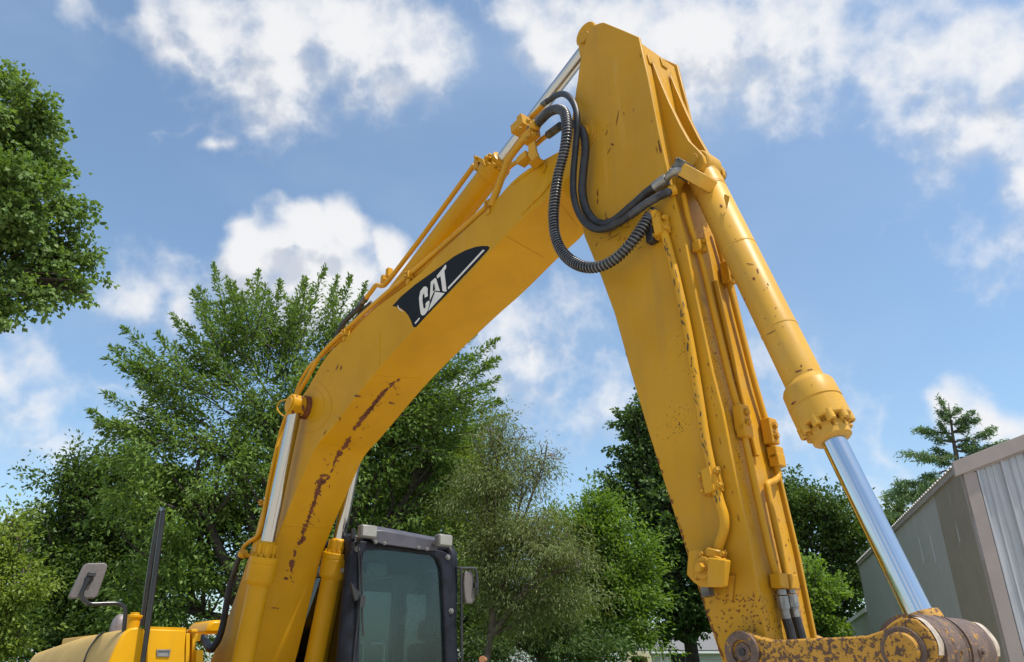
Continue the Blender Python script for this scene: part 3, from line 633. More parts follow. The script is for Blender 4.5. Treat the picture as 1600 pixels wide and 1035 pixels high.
for f_, y0 in ((.38, 908), (.57, 904)):
    for k, (a, b_, r) in enumerate(((0, 10, .022), (11, 20, .0165), (22, 42, .020), (42, 58, .0155))):
        MB().tube([front_at(y0 + a, f_) + Fv * .028, front_at(y0 + b_, f_) + Fv * .028], r, 8 if k in (0, 2) else 12).build('hose_fitting', 'pipe' if k == 0 else 'steel', STK)
    MB().tube([front_at(y0 + 56, f_) + Fv * .028, front_at(y0 + 82, f_ + .02) + Fv * .03, front_at(y0 + 115, f_ + .03) + Fv * .04], .0155, 10, 4).build('rubber_hose', 'hose', STK)
# smeared red oxide patch low on the front plate
# ---- pipe and valve on the near side plate
dsd = DS - .022
pipe([(1020, 331, dsd - .02), (1030, 345, dsd), (1040, 371, dsd), (1058, 441, dsd), (1075, 521, dsd), (1089, 602, dsd), (1105, 700, dsd), (1122, 775, dsd), (1131, 806, dsd), (1131, 828, dsd), (1124, 850, dsd), (1119, 868, dsd)], .0180, 'pipe', STK)
for x, y, l_ in ((1032, 355, .045), (1111, 752, .045)):
    c = PX(x, y, dsd); dd = unit(PX(x + 6, y + 30, dsd) - c); u2 = np.cross(dd, Lv)
    m_ = MB().box(c - Lv * .012, dd * l_, u2 * .020, Lv * .013); m_.box(c + u2 * .0 + Lv * .008, dd * l_, u2 * .038, Lv * .010)
    for t in (-.6, .6):
        bolt(m_, c + dd * l_ * t - u2 * .036 - Lv * .004, -Lv, .011, .012); bolt(m_, c + dd * l_ * t + u2 * .036 - Lv * .004, -Lv, .011, .012)
    m_.build('pipe_clamp', 'pipe', STK, bevel=.004)
MB().box(PX(1018, 366, dsd), Fv * .02, Zv * .045, Lv * .02).build('hose_clamp', 'hose', STK, bevel=.006)
vv = MB(); fz = lambda P, D: [PX(x, y, D) for x, y in P]
vv.prism(fz([(1092, 862), (1112, 860), (1143, 875), (1138, 918), (1113, 920), (1100, 912), (1089, 900)], DS - .002), -Lv * .06); VALVE = vv.build('valve_block', 'pipe', STK, bevel=.005)
MB().prism(fz([(1114, 872), (1143, 876), (1138, 918), (1112, 918)], DS - .06), -Lv * .03).build('valve_body', 'pipe', STK, bevel=.005)
c = PX(1100, 888, DS - .064); MB().cyl(c - Lv * .012, c + Lv * .02, .038, 30, .003).build('valve_cap', 'pipe', STK); bolt(MB(), c - Lv * .012, -Lv, .017, .022).build('bolt', 'pipe', STK)
MB().cyl(PX(1119, 858, DS - .03), PX(1117, 872, DS - .03), .036, 22, .004).build('pipe_collar', 'pipe', STK)
MB().cyl(PX(1104, 918, DS - .04), PX(1107, 932, DS - .04), .022, 8).build('drain_plug', 'fitting', STK)
for x, y in ((1090, 901), (1110, 908), (1097, 866), (1130, 866)): bolt(MB(), PX(x, y, DS - .062), -Lv, .010, .012).build('bolt', 'pipe', STK)
MB().prism(fz([(1138, 900), (1150, 898), (1146, 940), (1140, 938)], DS - .001), -Lv * .006).build('mount_plate', 'stick', STK)
for x, y in ((1098, 746), (1102, 766)): bolt(MB(), PX(x, y, DS - .002), -Lv, .014, .012).build('bolt', 'pipe', STK)
# chips and scrapes on the near side plate
sp = []
for x, y, l_, w_, a in ((965, 185, 26, 1.5, 1.75), (948, 208, 9, 1.5, 1.9), (957, 226, 5, 3, .5), (952, 236, 12, 1.2, 2.1), (947, 338, 14, 1.4, 1.5), (934, 302, 12, 2.2, 1.5), (934, 315, 9, 2, 1.5), (950, 345, 12, 1.5, 1.5), (943, 350, 12, 3, .2), (985, 385, 14, 4, -.6), (1000, 388, 8, 1, -.6), (975, 178, 4, 1, 1), (990, 172, 5, 1, 1.3), (945, 352, 30, 1.2, .1), (955, 362, 22, 1.2, -.4), (960, 370, 28, 1, -.5), (1031, 230, 22, 3, 1.35), (1001, 88, 7, 1, 1.3)): sp.append((x, y, l_, w_, a))
for i in range(16): sp.append((random.uniform(930, 985), random.uniform(340, 385), random.uniform(4, 14), random.uniform(.7, 1.5), random.choice([1.5, 1.6, -.3, 2.0, .2])))
for i in range(110):
    t = random.random() ** .8; x = 1120 + 75 * random.random(); sp.append((1090 + t * 85 + random.uniform(0, 40), 925 + 65 * random.random(), random.uniform(2, 5), random.uniform(1, 2.2), random.uniform(0, 3)))
for t in np.linspace(0, 1, 40):
    x = np.interp(t, [0, .3, .6, 1], [1022, 1050, 1090, 1128]); y = np.interp(t, [0, .3, .6, 1], [705, 797, 915, 1028]); sp.append((x + random.uniform(0, 4), y, random.uniform(4, 14), random.uniform(1, 4), 1.25 + random.uniform(-.2, .2)))
for t in np.linspace(0, 1, 26):
    e0 = np.interp(t, [0, .5, 1], [1025, 1090, 1190]); y = np.interp(t, [0, .5, 1], [190, 470, 970])
    if random.random() < .45: sp.append((e0 - random.uniform(3, 10), y, random.uniform(2, 14), random.uniform(.8, 1.8), 1.35))
sp += [(956, 480, 30, .9, 1.2), (975, 545, 30, .8, 1.2), (995, 620, 26, .9, 1.2), (1060, 900, 24, 1, 1.3)]
flakes(bvh_side, sp, STK)
sp = []
for i in range(70): sp.append((random.uniform(1200, 1276), random.uniform(700, 985), random.uniform(2, 9), random.uniform(.8, 2), random.uniform(0, 3)))
flakes(bvh_front, sp, STK)
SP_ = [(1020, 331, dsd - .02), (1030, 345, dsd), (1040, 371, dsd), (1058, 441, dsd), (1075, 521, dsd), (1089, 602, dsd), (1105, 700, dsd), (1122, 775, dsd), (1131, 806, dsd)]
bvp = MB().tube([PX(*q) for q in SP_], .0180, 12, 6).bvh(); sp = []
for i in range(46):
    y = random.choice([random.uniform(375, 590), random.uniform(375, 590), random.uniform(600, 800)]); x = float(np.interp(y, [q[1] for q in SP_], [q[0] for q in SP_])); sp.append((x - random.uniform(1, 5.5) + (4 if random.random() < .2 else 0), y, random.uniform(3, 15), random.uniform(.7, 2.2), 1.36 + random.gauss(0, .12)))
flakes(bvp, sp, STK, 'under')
sp = []
for i in range(60): sp.append((random.gauss(1238, 7), random.gauss(955, 18), random.uniform(4, 12), random.uniform(2, 6), random.uniform(1, 2)))
flakes(bvh_front, sp, STK, 'oxide', 'oxide_smear', .001)
# ---- hoses that arc across the joint
def hose(pts, r, rib=None, m='hose'): return pipe(pts, r, m, EXC, 'hydraulic_hose', 8, 14, rib)
a = DS
hose([(852, 160, a + .05), (858, 157, a + .03), (868, 150, a), (880, 147, a - .04), (892, 155, a - .07), (900, 172, a - .08), (902, 195, a - .08), (899, 235, a - .08), (896, 270, a - .08), (896, 302, a - .08), (902, 328, a - .08), (916, 350, a - .08), (938, 359, a - .08), (968, 348, a - .08), (1005, 322, a - .07), (1032, 306, a - .05), (1048, 299, a - .02)], .0165)
H2P = [(836, 197, a - .03), (845, 187, a - .05), (858, 175, a - .08), (873, 171, a - .11), (883, 179, a - .13), (886, 205, a - .14), (881, 240, a - .14), (872, 275, a - .14), (867, 310, a - .14), (865, 340, a - .14), (868, 370, a - .14), (880, 396, a - .14), (903, 414, a - .14), (930, 418, a - .13), (958, 407, a - .11), (985, 382, a - .09), (1004, 356, a - .06), (1018, 334, a - .03)]
H2 = hose(H2P, .0205)
def coil(P, R, wire, pitch, parent):
    C_ = catmull([PX(x, y, d) for x, y, d in P], 10); s_ = np.r_[0, np.cumsum(np.linalg.norm(np.diff(C_, axis=0), axis=1))]; n_ = int(s_[-1] / pitch * 12); pts_ = []
    u = np.array([0.3, .2, .9])
    for k in range(n_):
        q = np.array([np.interp(s_[-1] * k / n_, s_, C_[:, j]) for j in range(3)]); q2 = np.array([np.interp(min(s_[-1], s_[-1] * k / n_ + .01), s_, C_[:, j]) for j in range(3)]); q1 = np.array([np.interp(max(0, s_[-1] * k / n_ - .01), s_, C_[:, j]) for j in range(3)])
        d = unit(q2 - q1); u = unit(u - d * (u @ d)); w = np.cross(d, u); a = 2 * math.pi * k / 12; r_ = R * (1 + .05 * math.sin(k * .021))
        pts_.append(q + r_ * (math.cos(a) * u + math.sin(a) * w))
    return MB().tube(pts_, wire, 6).build('spring_guard', 'wire', parent, ang=60)
coil(H2P, .0245, .0034, .0165, H2)
hose([(871, 200, a + .03), (885, 195, a - .0), (899, 195, a - .03), (911, 208, a - .05), (915, 232, a - .055), (912, 265, a - .055), (910, 300, a - .05), (917, 330, a - .045), (934, 349, a - .04), (957, 347, a - .04), (988, 322, a - .04), (1010, 302, a - .02), (1026, 291, a - .02), (1036, 284, a - .02)], .0215, (.010, .90))
# heat-shrunk sleeve where the thin hose meets its pipe
pipe([(985, 337, a - .075), (1008, 320, a - .07), (1030, 307, a - .05), (1046, 300, a - .025)], .020, 'guard', EXC, 'hose_sleeve', 4, 12, (.03, .9))
pipe([(1045, 300, a - .02), (1056, 296, a + .0)], .024, 'pipe', EXC, 'hose_fitting', 0, 8)
pipe([(1024, 293, a - .02), (1042, 280, a - .02)], .027, 'steel', EXC, 'hose_fitting', 0, 16)
pipe([(1041, 281, a - .02), (1048, 272, a - .03), (1058, 267, a - .02), (1070, 268, a + .01)], .0165, 'steel', EXC, 'hose_elbow', 6, 14)
pipe([(830, 204, a - .02), (838, 195, a - .035)], .030, 'fitting', EXC, 'hose_fitting', 0, 16)
pipe([(1012, 345, a - .045), (1023, 330, a - .02)], .026, 'guard', EXC, 'hose_sleeve', 0, 14)
pipe([(1016, 336, a - .03), (1028, 340, a - .02)], .030, 'pipe', EXC, 'hose_fitting', 0, 12)
pipe([(857, 211, a + .05), (865, 205, a + .04), (876, 197, a + .02)], .024, 'fitting', EXC, 'hose_fitting', 0, 12)
pipe([(848, 164, a + .06), (856, 158, a + .035)], .018, 'fitting', EXC, 'hose_fitting', 0, 10)
pipe([(829, 184, a + .06), (840, 174, a + .06), (850, 163, a + .055)], .015, 'pipe', BOOM)
# ---- bucket linkage at the stick's lower end
DL = DS - .048
lk = [(1133, 1035), (1134, 1005), (1141, 990), (1153, 984), (1170, 988), (1186, 996), (1203, 1000), (1240, 999), (1279, 997), (1325, 995), (1355, 993), (1378, 985), (1393, 972), (1409, 964), (1432, 967), (1450, 983), (1463, 1004), (1465, 1024), (1456, 1052), (1435, 1078), (1400, 1085), (1370, 1070), (1330, 1058), (1250, 1056), (1195, 1062), (1165, 1068), (1142, 1058)]
LKP = [PX(x, y, DL) for x, y in lk]
LINK = MB().prism(LKP, Lv * .042).build('bucket_link', 'link', EXC, ang=28, bevel=.006)
MB().prism([q + Lv * .375 for q in LKP], Lv * .042).build('link_plate', 'link', LINK, ang=28, bevel=.006)
c = PX(1412, 1017, DL); MB().cyl(c - Lv * .016, c + Lv * .01, .047, 36, .005).build('pin_head', 'link', LINK); MB().cyl(c - Lv * .006, c + Lv * .01, .062, 36, .003).build('pin_collar', 'brown', LINK)
MB().lathe(c + Lv * .042, c + Lv, [(0, .094), (.125, .094), (.13, .1), (.134, .1), (.135, .088), (.15, .088), (.152, .1), (.157, .1), (.16, .094), (.333, .094)], 44).build('pin_sleeve', 'brown', LINK, ang=30)
c2 = PX(1161, 1019, DL); MB().ring_prism([c2 + .062 * (math.cos(t) * Fv + math.sin(t) * Zv) for t in np.linspace(0, 2 * math.pi, 32, endpoint=False)], [c2 + .036 * (math.cos(t) * Fv + math.sin(t) * Zv) for t in np.linspace(0, 2 * math.pi, 32, endpoint=False)], -Lv * .012).build('pin_collar', 'brown', LINK, bevel=.002)
MB().cyl(c2 - Lv * .004, c2 + Lv * .46, .03, 24, .003).build('pin', 'brown', LINK); MB().cyl(c2 - Lv * .009, c2, .012, 16).build('pin_core', 'black', LINK)
# polished wear along the top edge of both lobes
for o_ in (0.0, .375):
    E_ = [LKP[i] + Lv * o_ for i in (13, 14, 15, 16, 17)]; cen = c + Lv * o_
    m_ = MB(); vs = []
    EE = catmull(E_, 4)
    for q in EE: r_ = unit(q - cen - Lv * ((q - cen) @ Lv)); vs += [q + r_ * .0015 + Lv * .004, q + r_ * .0015 + Lv * .038]
    m_.add(vs, [(2 * i, 2 * i + 1, 2 * i + 3, 2 * i + 2) for i in range(len(EE) - 1)]); m_.build('worn_edge', 'worn', LINK)
nip = c + Lv * .10; u3 = unit(Zv * .55 + -Lv * 0 + Fv * .3 - np.array([0, 0, 0]))
for t in (.075, .215):
    dirn = unit(unit(EYE - c) - Lv * (unit(EYE - c) @ Lv)); q = c + Lv * (.042 + t) + dirn * .094
    m_ = MB().cyl(q - dirn * .004, q + dirn * .004, .015, 16, .002); m_.cyl(q, q + dirn * .012, .006, 10); m_.build('grease_nipple', 'brown', LINK)
# rod end of the bucket cylinder
re = MB().lathe(rod_end, rod_end + axb, [(-.012, .043), (-.01, .055), (.0, .058), (.05, .062), (.12, .07)], 36); re.build('rod_end', 'link', BC)
sc_ = c + Lv * .042
cr = MB().cyl(c + Lv * .09, c + Lv * .17, .097, 36, .004); cr.build('rod_eye', 'brown', BC)
# ---- cab
F0 = -5.09; LA, LB = 2.70, 3.64
CAB = MB()
outer = [(536, 1130), (540, 1000), (545, 900), (549, 856), (560, 845), (600, 848), (690, 860), (702, 865), (709, 885), (713, 955), (717, 1035), (720, 1130)]
inner = [(560, 1120), (562, 1000), (564, 900), (565, 869), (573, 859), (600, 858), (677, 867), (685, 874), (690, 888), (694, 955), (697, 1035), (699, 1120)]
CAB.ring_prism([PF(x, y, F0) for x, y in outer], [PF(x, y, F0) for x, y in inner], -Fv * .07)
CB = CAB.build('cab', 'cab', EXC, bevel=.012)
ROOFZ = float(PF(600, 846, F0)[2] - CAMH)
def wb(mb, f0, f1, l0, l1, z0, z1): return mb.box(W((f0 + f1) / 2, (l0 + l1) / 2, (z0 + z1) / 2), Fv * abs(f1 - f0) / 2, Lv * abs(l1 - l0) / 2, Zv * abs(z1 - z0) / 2)
FB = F0 - 1.72
MB().tube([W(F0 - .05, LA + .02, -1.0), W(F0 - .05, LA + .02, .55), W(F0 - .06, LA + .025, ROOFZ - .12), W(F0 - .11, LA + .05, ROOFZ - .03), W(F0 - .22, LA + .06, ROOFZ)], .066, 16, 6).build('front_pillar', 'cab', CB, ang=40)
MB().tube([W(F0 - .05, LB - .04, -1.0), W(F0 - .05, LB - .04, ROOFZ - .2), W(F0 - .1, LB - .06, ROOFZ - .03), W(F0 - .22, LB - .08, ROOFZ)], .05, 16, 6).build('front_pillar', 'cab', CB, ang=40)
wb(MB(), FB, F0 - .06, LA, LB, ROOFZ - .03, ROOFZ + .045).build('roof', 'cab', CB, bevel=.03)
for l in (LA, LB - .05):
    wb(MB(), FB, F0 - .07, l, l + .05, ROOFZ - .14, ROOFZ - .03).build('roof_rail', 'cab', CB, bevel=.01)
    wb(MB(), FB, FB + .1, l, l + .06, -1.2, ROOFZ - .03).build('rear_pillar', 'cab', CB, bevel=.01)
    wb(MB(), F0 - .95, F0 - .88, l, l + .05, -1.2, ROOFZ - .1).build('door_pillar', 'cab', CB, bevel=.008)
    wb(MB(), FB, F0 - .07, l + .008, l + .042, -1.3, -.62).build('side_panel', 'cab', CB, bevel=.01)
    wb(MB(), FB + .1, F0 - .1, l + .02, l + .026, -.62, ROOFZ - .14).build('side_window', 'side_glass', CB)
wb(MB(), F0 - .95, F0 - .1, LA - .006, LA + .03, .63, .66).build('window_bar', 'trim', CB)
wb(MB(), FB, FB + .05, LA + .06, LB - .06, ROOFZ - .2, ROOFZ - .03).build('rear_rail', 'cab', CB, bevel=.01); wb(MB(), FB, FB + .05, LA + .06, LB - .06, -1.3, -.35).build('rear_panel', 'cab', CB, bevel=.01)
wb(MB(), FB + .02, FB + .026, LA + .06, LB - .06, -.35, ROOFZ - .2).build('rear_window', 'side_glass', CB)
gp = [PF(x, y, F0 - .03) for x, y in ((559, 1122), (562, 870), (575, 856), (680, 866), (690, 880), (695, 955), (700, 1122))]
MB().prism(gp, -Fv * .006).build('windscreen', 'glass', CB)
# visor, header seam and bolts
v0 = [(583, 828), (600, 829), (690, 846), (683, 861), (668, 861), (598, 851), (582, 846)]
MB().prism([PF(x, y, F0 + .06) for x, y in v0], -Fv * .10 + Zv * .045).build('visor', 'visor', CB, bevel=.008)
for x, y in ((587, 847), (601, 849), (654, 856), (667, 858)): bolt(MB(), PF(x, y, F0 + .062), Fv, .011, .01).build('bolt', 'lamp', CB)
for x, y in ((558, 858), (700, 871), (705, 955)): bolt(MB(), PF(x, y, F0 + .002), Fv, .016, .014).build('bolt', 'lamp', CB)
for cx, cy in ((574, 831), (693, 845)):
    c = PF(cx, cy, F0 + .12); m_ = MB().box(c, Lv * .066, Zv * .045, Fv * .035); lo = m_.build('work_light', 'lamp', CB, bevel=.012)
    MB().box(c + Fv * .036, Lv * .056, Zv * .036, Fv * .003).build('lens', 'lens', lo, bevel=.002)
    m_ = MB().tube([c - Fv * .03, c - Fv * .08 - Zv * .02, c - Fv * .13 - Zv * .05], .018, 8); m_.build('bracket', 'black', lo)
MB().cyl(PF(552, 826, F0 - .05), PF(552, 842, F0 - .05), .016, 10).build('roof_stub', 'black', CB)
# wiper and catch on the left pillar
wp = MB().tube([PF(564, 868, F0 + .03), PF(565.5, 905, F0 + .035), PF(566.5, 935, F0 + .04)], .006, 6); wp.tube([PF(565, 938, F0 + .05), PF(566, 960, F0 + .05), PF(567, 993, F0 + .045)], .007, 6); wp.box(PF(565, 940, F0 + .05), Lv * .02, Zv * .04, Fv * .018); wp.build('wiper', 'black', CB)
ct = MB().prism([PF(x, y, F0 + .02) for x, y in ((546, 911), (552, 920), (561, 926), (562, 936), (552, 940), (549, 930))], Fv * .03); ct.build('window_catch', 'black', CB, bevel=.004)
MB().tube([PF(560, 850, F0 + .03), PF(562, 900, F0 + .03), PF(560, 960, F0 + .025), PF(552, 1035, F0 + .02)], .006, 6).build('washer_pipe', 'black', CB)
# inside: seat, grab handles, centre post, trim
wb(MB(), F0 - 1.1, F0 - .98, LA + .26, LB - .28, -.9, .18).build('seat_back', 'seat', CB, bevel=.05); wb(MB(), F0 - 1.08, F0 - 1.0, LA + .36, LB - .38, .2, .38).build('headrest', 'seat', CB, bevel=.03)
wb(MB(), FB + .06, FB + .12, LA + .36, LA + .50, -.5, ROOFZ - .05).build('rear_post', 'seat', CB, bevel=.01); wb(MB(), FB + .06, FB + .10, LA + .84, LA + .86, -.5, ROOFZ - .05).build('rear_post', 'trim', CB)
wb(MB(), F0 - 1.0, F0 - .2, LA + .07, LA + .16, -.9, ROOFZ - .2).build('inner_trim', 'trim', CB, bevel=.01); wb(MB(), F0 - .6, F0 - .35, LA + .3, LA + .5, ROOFZ - .2, ROOFZ - .1).build('roof_console', 'black', CB, bevel=.02)
for l in (LA + .26, LA + .44):
    MB().tube([W(F0 - .3, l + .04, -.5), W(F0 - .3, l + .03, .10), W(F0 - .3, l, .155), W(F0 - .3, l - .10, .15)], .011, 8, 5).build('lever', 'lamp', CB)
MB().tube([W(FB + .16, LA + .42, .62), W(FB + .18, LA + .40, .5), W(FB + .18, LA + .43, .36)], .014, 8, 5).build('hanging_strap', 'trim', CB)
# mirror and rail on the cab's outer side
mr = MB().tube([PF(711, 886, F0 - .02), PF(718, 888, F0 + .02), PF(738, 888, F0 + .05), PF(743, 891, F0 + .06), PF(746, 912, F0 + .07), PF(745, 930, F0 + .07)], .011, 8, 4); MA = mr.build('mirror_arm', 'black', CB)
MB().tube([PF(720, 888, F0 + .03), PF(721, 940, F0 + .03), PF(722, 1100, F0 + .03)], .011, 8).build('hand_rail', 'black', CB)
mm = MB().prism([PF(x, y, F0 + .04) for x, y in ((727, 893), (736, 892), (740, 897), (742, 915), (742, 938), (739, 943), (729, 943), (727, 935), (725, 912))], -Fv * .035); mm.build('mirror', 'mirror_shell', CB, bevel=.008)
MB().box(PF(743, 915, F0 + .06), Lv * .012, Zv * .02, Fv * .015).build('mirror_clamp', 'black', CB)

# ---- upper body: rounded right front housing, door and rails
F1 = -5.60
pf = lambda P, f=F1: [PF(x, y, f) for x, y in P]
sh = [(228, 1140), (228, 1000), (226, 983), (214, 980), (204, 982), (196, 987), (189, 996), (181, 1010), (170, 1034), (160, 1070), (150, 1140)]
MB().prism(pf(sh), -Fv * .06).build('front_housing', 'body', EXC, bevel=.012)
HS = sh[2:]
s2 = [q - Fv * .06 - Zv * .004 + Lv * .004 for q in pf(HS)]
for a, b_ in ((.0, .62), (.63, 1.35), (1.36, 3.0)):
    m_ = MB(); k = len(s2)
    drop = lambda t: -Zv * (.012 * t * t)
    vs = [q - Fv * a + drop(a) for q in s2] + [q - Fv * b_ + drop(b_) for q in s2]
    m_.add(vs, [(i, i + 1, i + 1 + k, i + k) for i in range(k - 1)] + [tuple(range(k - 1, -1, -1)), tuple(range(k, 2 * k))]); m_.build('side_cowl', 'dusty', EXC, ang=50)
MB().tube([s2[2] - Fv * .62 + Zv * .004, s2[4] - Fv * .62 - Lv * .006 + Zv * .002, s2[6] - Fv * .62 - Lv * .006, s2[8] - Fv * .62 - Lv * .006], .006, 6, 4).build('rubber_seal', 'black', EXC)
# door panel
dq = [(229, 1140), (229, 1010), (231, 983), (291, 985), (289, 1012), (288, 1140)]
DOOR = MB().prism(pf(dq, F1 + .02), -Fv * .07).build('service_door', 'body', EXC, bevel=.008)
hq = [(246, 1016), (266, 1016), (264, 1025.5), (246, 1025.5)]
MB().ring_prism(pf([(245, 1015), (267, 1015), (265, 1027), (245, 1026.5)], F1 + .028), pf([(247.5, 1017.5), (264.5, 1017.5), (263, 1024), (247.5, 1024)], F1 + .028), -Fv * .012).build('handle', 'lamp', DOOR, bevel=.002)
MB().prism(pf([(247.5, 1017.5), (264.5, 1017.5), (263, 1024), (247.5, 1024)], F1 + .022), -Fv * .003).build('handle_recess', 'trim', DOOR)
for i in range(19):
    x = 233 + i * 3.0; MB().box(PF(x, 981.6 + i * .085, F1 - .02), Lv * .0055, Zv * .008, Fv * .03).build('grille_tooth', 'body', DOOR)
wb(MB(), F1 - 2.2, F1 - .06, 1.42, 1.77, -1.1, float(PF(260, 986, F1)[2] - CAMH)).build('engine_deck', 'body', EXC, bevel=.01)
for P_, f_ in (([(291, 990), (297, 990), (294, 1140), (288, 1140)], F1 + .02), ([(299, 983), (309, 983), (309, 988), (299, 988)], F1), ([(301, 990), (315, 991), (313, 1002), (306, 1003), (304, 1140), (297, 1140)], F1 - .02), ([(307, 1016), (318, 1016), (316, 1140), (305, 1140)], F1 + .03), ([(293, 984), (300, 984), (300, 989), (292, 989)], F1 - .06)):
    MB().prism(pf(P_, f_), -Fv * .08).build('step_bracket', 'body', EXC, bevel=.004)
MB().prism(pf([(320, 990), (326, 976), (333, 969), (352, 969), (352, 990)], F1 - 1.3), -Fv * .5).build('rear_cover', 'body', EXC, bevel=.025)
wb(MB(), F1 - 2.4, F1 - .1, 2.0, 3.8, -1.2, -.12).build('main_deck', 'body', EXC, bevel=.01)
wb(MB(), F1 - 3.3, F1 - 2.1, 1.35, 3.75, -1.1, -.15).build('counterweight', 'body', EXC, bevel=.08)
# filler cap and exhaust on the deck
c = PF(207, 980, F1 - .35); MB().lathe(c, c + Zv, [(-.1, .042), (.055, .042), (.06, .052), (.078, .052), (.08, .03), (.094, .03)], 20).build('filler_cap', 'body', EXC, bevel=.003)
c = PF(185, 985, F1 - .9); MB().lathe(c, c + Zv, [(-.2, .06), (.03, .06), (.07, .052), (.10, .035), (.112, .015)], 24).build('exhaust_stack', 'exhaust', EXC)
# hand rails
for P_, r_ in (([(219, 1060, F1 + .05), (228, 1000, F1 + .05), (240, 915, F1 + .05), (250, 840, F1 + .05), (255, 800, F1 + .05)], .017), ([(222, 978, F1 - .55), (236, 880, F1 - .52), (247, 815, F1 - .5), (250, 800, F1 - .48)], .019)):
    MB().tube([PF(*q) for q in P_], r_, 12, 4).build('hand_rail', 'rail', EXC)
MB().tube([PF(255, 801, F1 + .05), PF(254.5, 797, F1 - .1), PF(252, 796, F1 - .3), PF(250, 801, F1 - .48)], .017, 12, 4).build('hand_rail', 'rail', EXC)
# mirror on its bent stalk
FM = F1 - .10
st = [(193, 992), (194.5, 975), (196, 958), (194, 949), (186, 944), (174, 943), (150, 944), (138, 943), (130, 936), (128, 926), (133, 915), (139, 903)]
MS = MB().tube([PF(x, y, FM) for x, y in st], .0135, 12, 5).build('mirror_stalk', 'rail', EXC)
mp = [(136, 880), (163, 879.5), (167, 881), (168.5, 885), (153, 931), (148, 935.5), (112, 935.5), (108, 934), (109, 929), (131, 884)]
MB().prism([PF(x, y, FM - .03) for x, y in mp], -Fv * .035).build('rear_mirror', 'mirror_shell', EXC, bevel=.008)
m_ = MB().prism([PF(x, y, FM - .02) for x, y in ((133, 903), (138, 897), (146, 899), (147, 905), (140, 914), (131, 916))], -Fv * .02); m_.box(PF(143, 898, FM - .01), Lv * .022, Zv * .014, Fv * .02); m_.build('mirror_clamp', 'black', EXC, bevel=.004)
# undercarriage
for l in (1.35, 3.45): wb(MB(), -8.6, -4.6, l - .3, l + .3, -1.88, -1.05).build('track', 'under', EXC, bevel=.25)
MB().cyl(W(-6.6, 2.4, -1.3), W(-6.6, 2.4, -1.05), .75, 32).build('slew_ring', 'under', EXC)

# ------------------------------------------------------------------ the metal shed
HD = math.radians(16.5); DL_ = np.array([math.sin(HD), math.cos(HD), 0]); DG = np.array([math.cos(HD), -math.sin(HD), 0])
CRN = PD(1500, 728, 11.0); EAVE = CRN[2]; CR0 = np.array([CRN[0], CRN[1], 0])
SHED = thing('metal_shed', CR0, 'long grey ribbed metal shed with taupe trim on its gable end', 'shed')
pgz = lambda x, y: PP(x, y, CRN, DL_)
SLOPE = math.tan(math.radians(18.5)); GW = 6.4
# gable panels with standing ribs
PW = .29; npan = int(GW / PW)
prev = None
for i in range(npan):
    u0 = .14 + i * PW
    zr = lambda u: EAVE - .13 + SLOPE * min(u, 2 * 3.3 - u)
    prof_ = [(0, 0), (.010, 0), (.024, .034), (.042, .034), (.056, 0), (.125, 0), (.133, .010), (.143, .010), (.151, 0), (.205, 0), (.213, .010), (.223, .010), (.231, 0), (PW, 0)]
    vs = []
    for du, h in prof_:
        q = CR0 + DG * (u0 + du) - DL_ * (h + .004); vs += [q + Zv * .0, q + Zv * zr(u0 + du)]
    MB().add(vs, [(2 * k, 2 * k + 1, 2 * k + 3, 2 * k + 2) for k in range(len(prof_) - 1)]).build('wall_panel', 'grey_metal', SHED, ang=20)
# corner trim and rake fascia
wbx = lambda mb, o, a, b, z0, z1, d0, d1: mb.prism([o + DG * a - DL_ * d0 + Zv * z0, o + DG * b - DL_ * d0 + Zv * z0, o + DG * b - DL_ * d0 + Zv * z1, o + DG * a - DL_ * d0 + Zv * z1], -DL_ * (d1 - d0))
wbx(MB(), CR0, .0, .15, 0, EAVE - .10, 0, .045).build('corner_trim', 'brown_trim', SHED, bevel=.004)
wbx(MB(), CR0, .150, .165, 0, EAVE - .10, .01, .022).build('trim_lip', 'brown_trim', SHED)
ra = [(-.09, -.03), (-.09, .0)]
P_ = [CR0 + DG * u + Zv * (EAVE + SLOPE * u + dz) - DL_ * .012 for u, dz in ((-.10, -.115), (3.3, -.115), (3.3, .07), (-.10, .07))]
MB().prism(P_, -DL_ * .07).build('rake_fascia', 'brown_trim', SHED, bevel=.006)
P_ = [CR0 + DG * u + Zv * (EAVE + SLOPE * u + dz) - DL_ * .01 for u, dz in ((.0, -.135), (3.3, -.135), (3.3, -.105), (.0, -.105))]
MB().prism(P_, -DL_ * .04).build('fascia_lip', 'brown_trim', SHED)
LW = 10.4
# long wall: reflected light by the corner painted as tan panels, then dull grey-green panels with fine corrugation
def wall_run(a, b, m, pitch, amp, z1, side=0.0, nm='wall_panel', z0=0.0):
    nn = int(round((b - a) / pitch)) * 4; vs = []
    for k in range(nn + 1):
        t = a + (b - a) * k / nn; h = amp * (0, 1, 1, 0)[k % 4]; q = CR0 + DL_ * t - DG * (h + side); vs += [q + Zv * z0, q + Zv * z1]
    return MB().add(vs, [(2 * k, 2 * k + 2, 2 * k + 3, 2 * k + 1) for k in range(nn)]).build(nm, m, SHED, ang=20)
for k in range(2): wall_run(.02 + k * .8, .815 + k * .8, 'reflection_tan', .1, .012, EAVE - .05, .006)
for k in range(11): wall_run(1.625 + k * .8, 1.625 + (k + 1) * .8 - .006, 'side_metal', .2, .010, EAVE - .05)
wb_ = MB().prism([CR0 + DL_ * .0 - DG * .02 + Zv * 0, CR0 + DL_ * .0 - DG * .02 + Zv * (EAVE - .05), CR0 + DL_ * .05 - DG * .02 + Zv * (EAVE - .05), CR0 + DL_ * .05 - DG * .02], DG * .02); wb_.build('corner_trim', 'brown_trim', SHED)
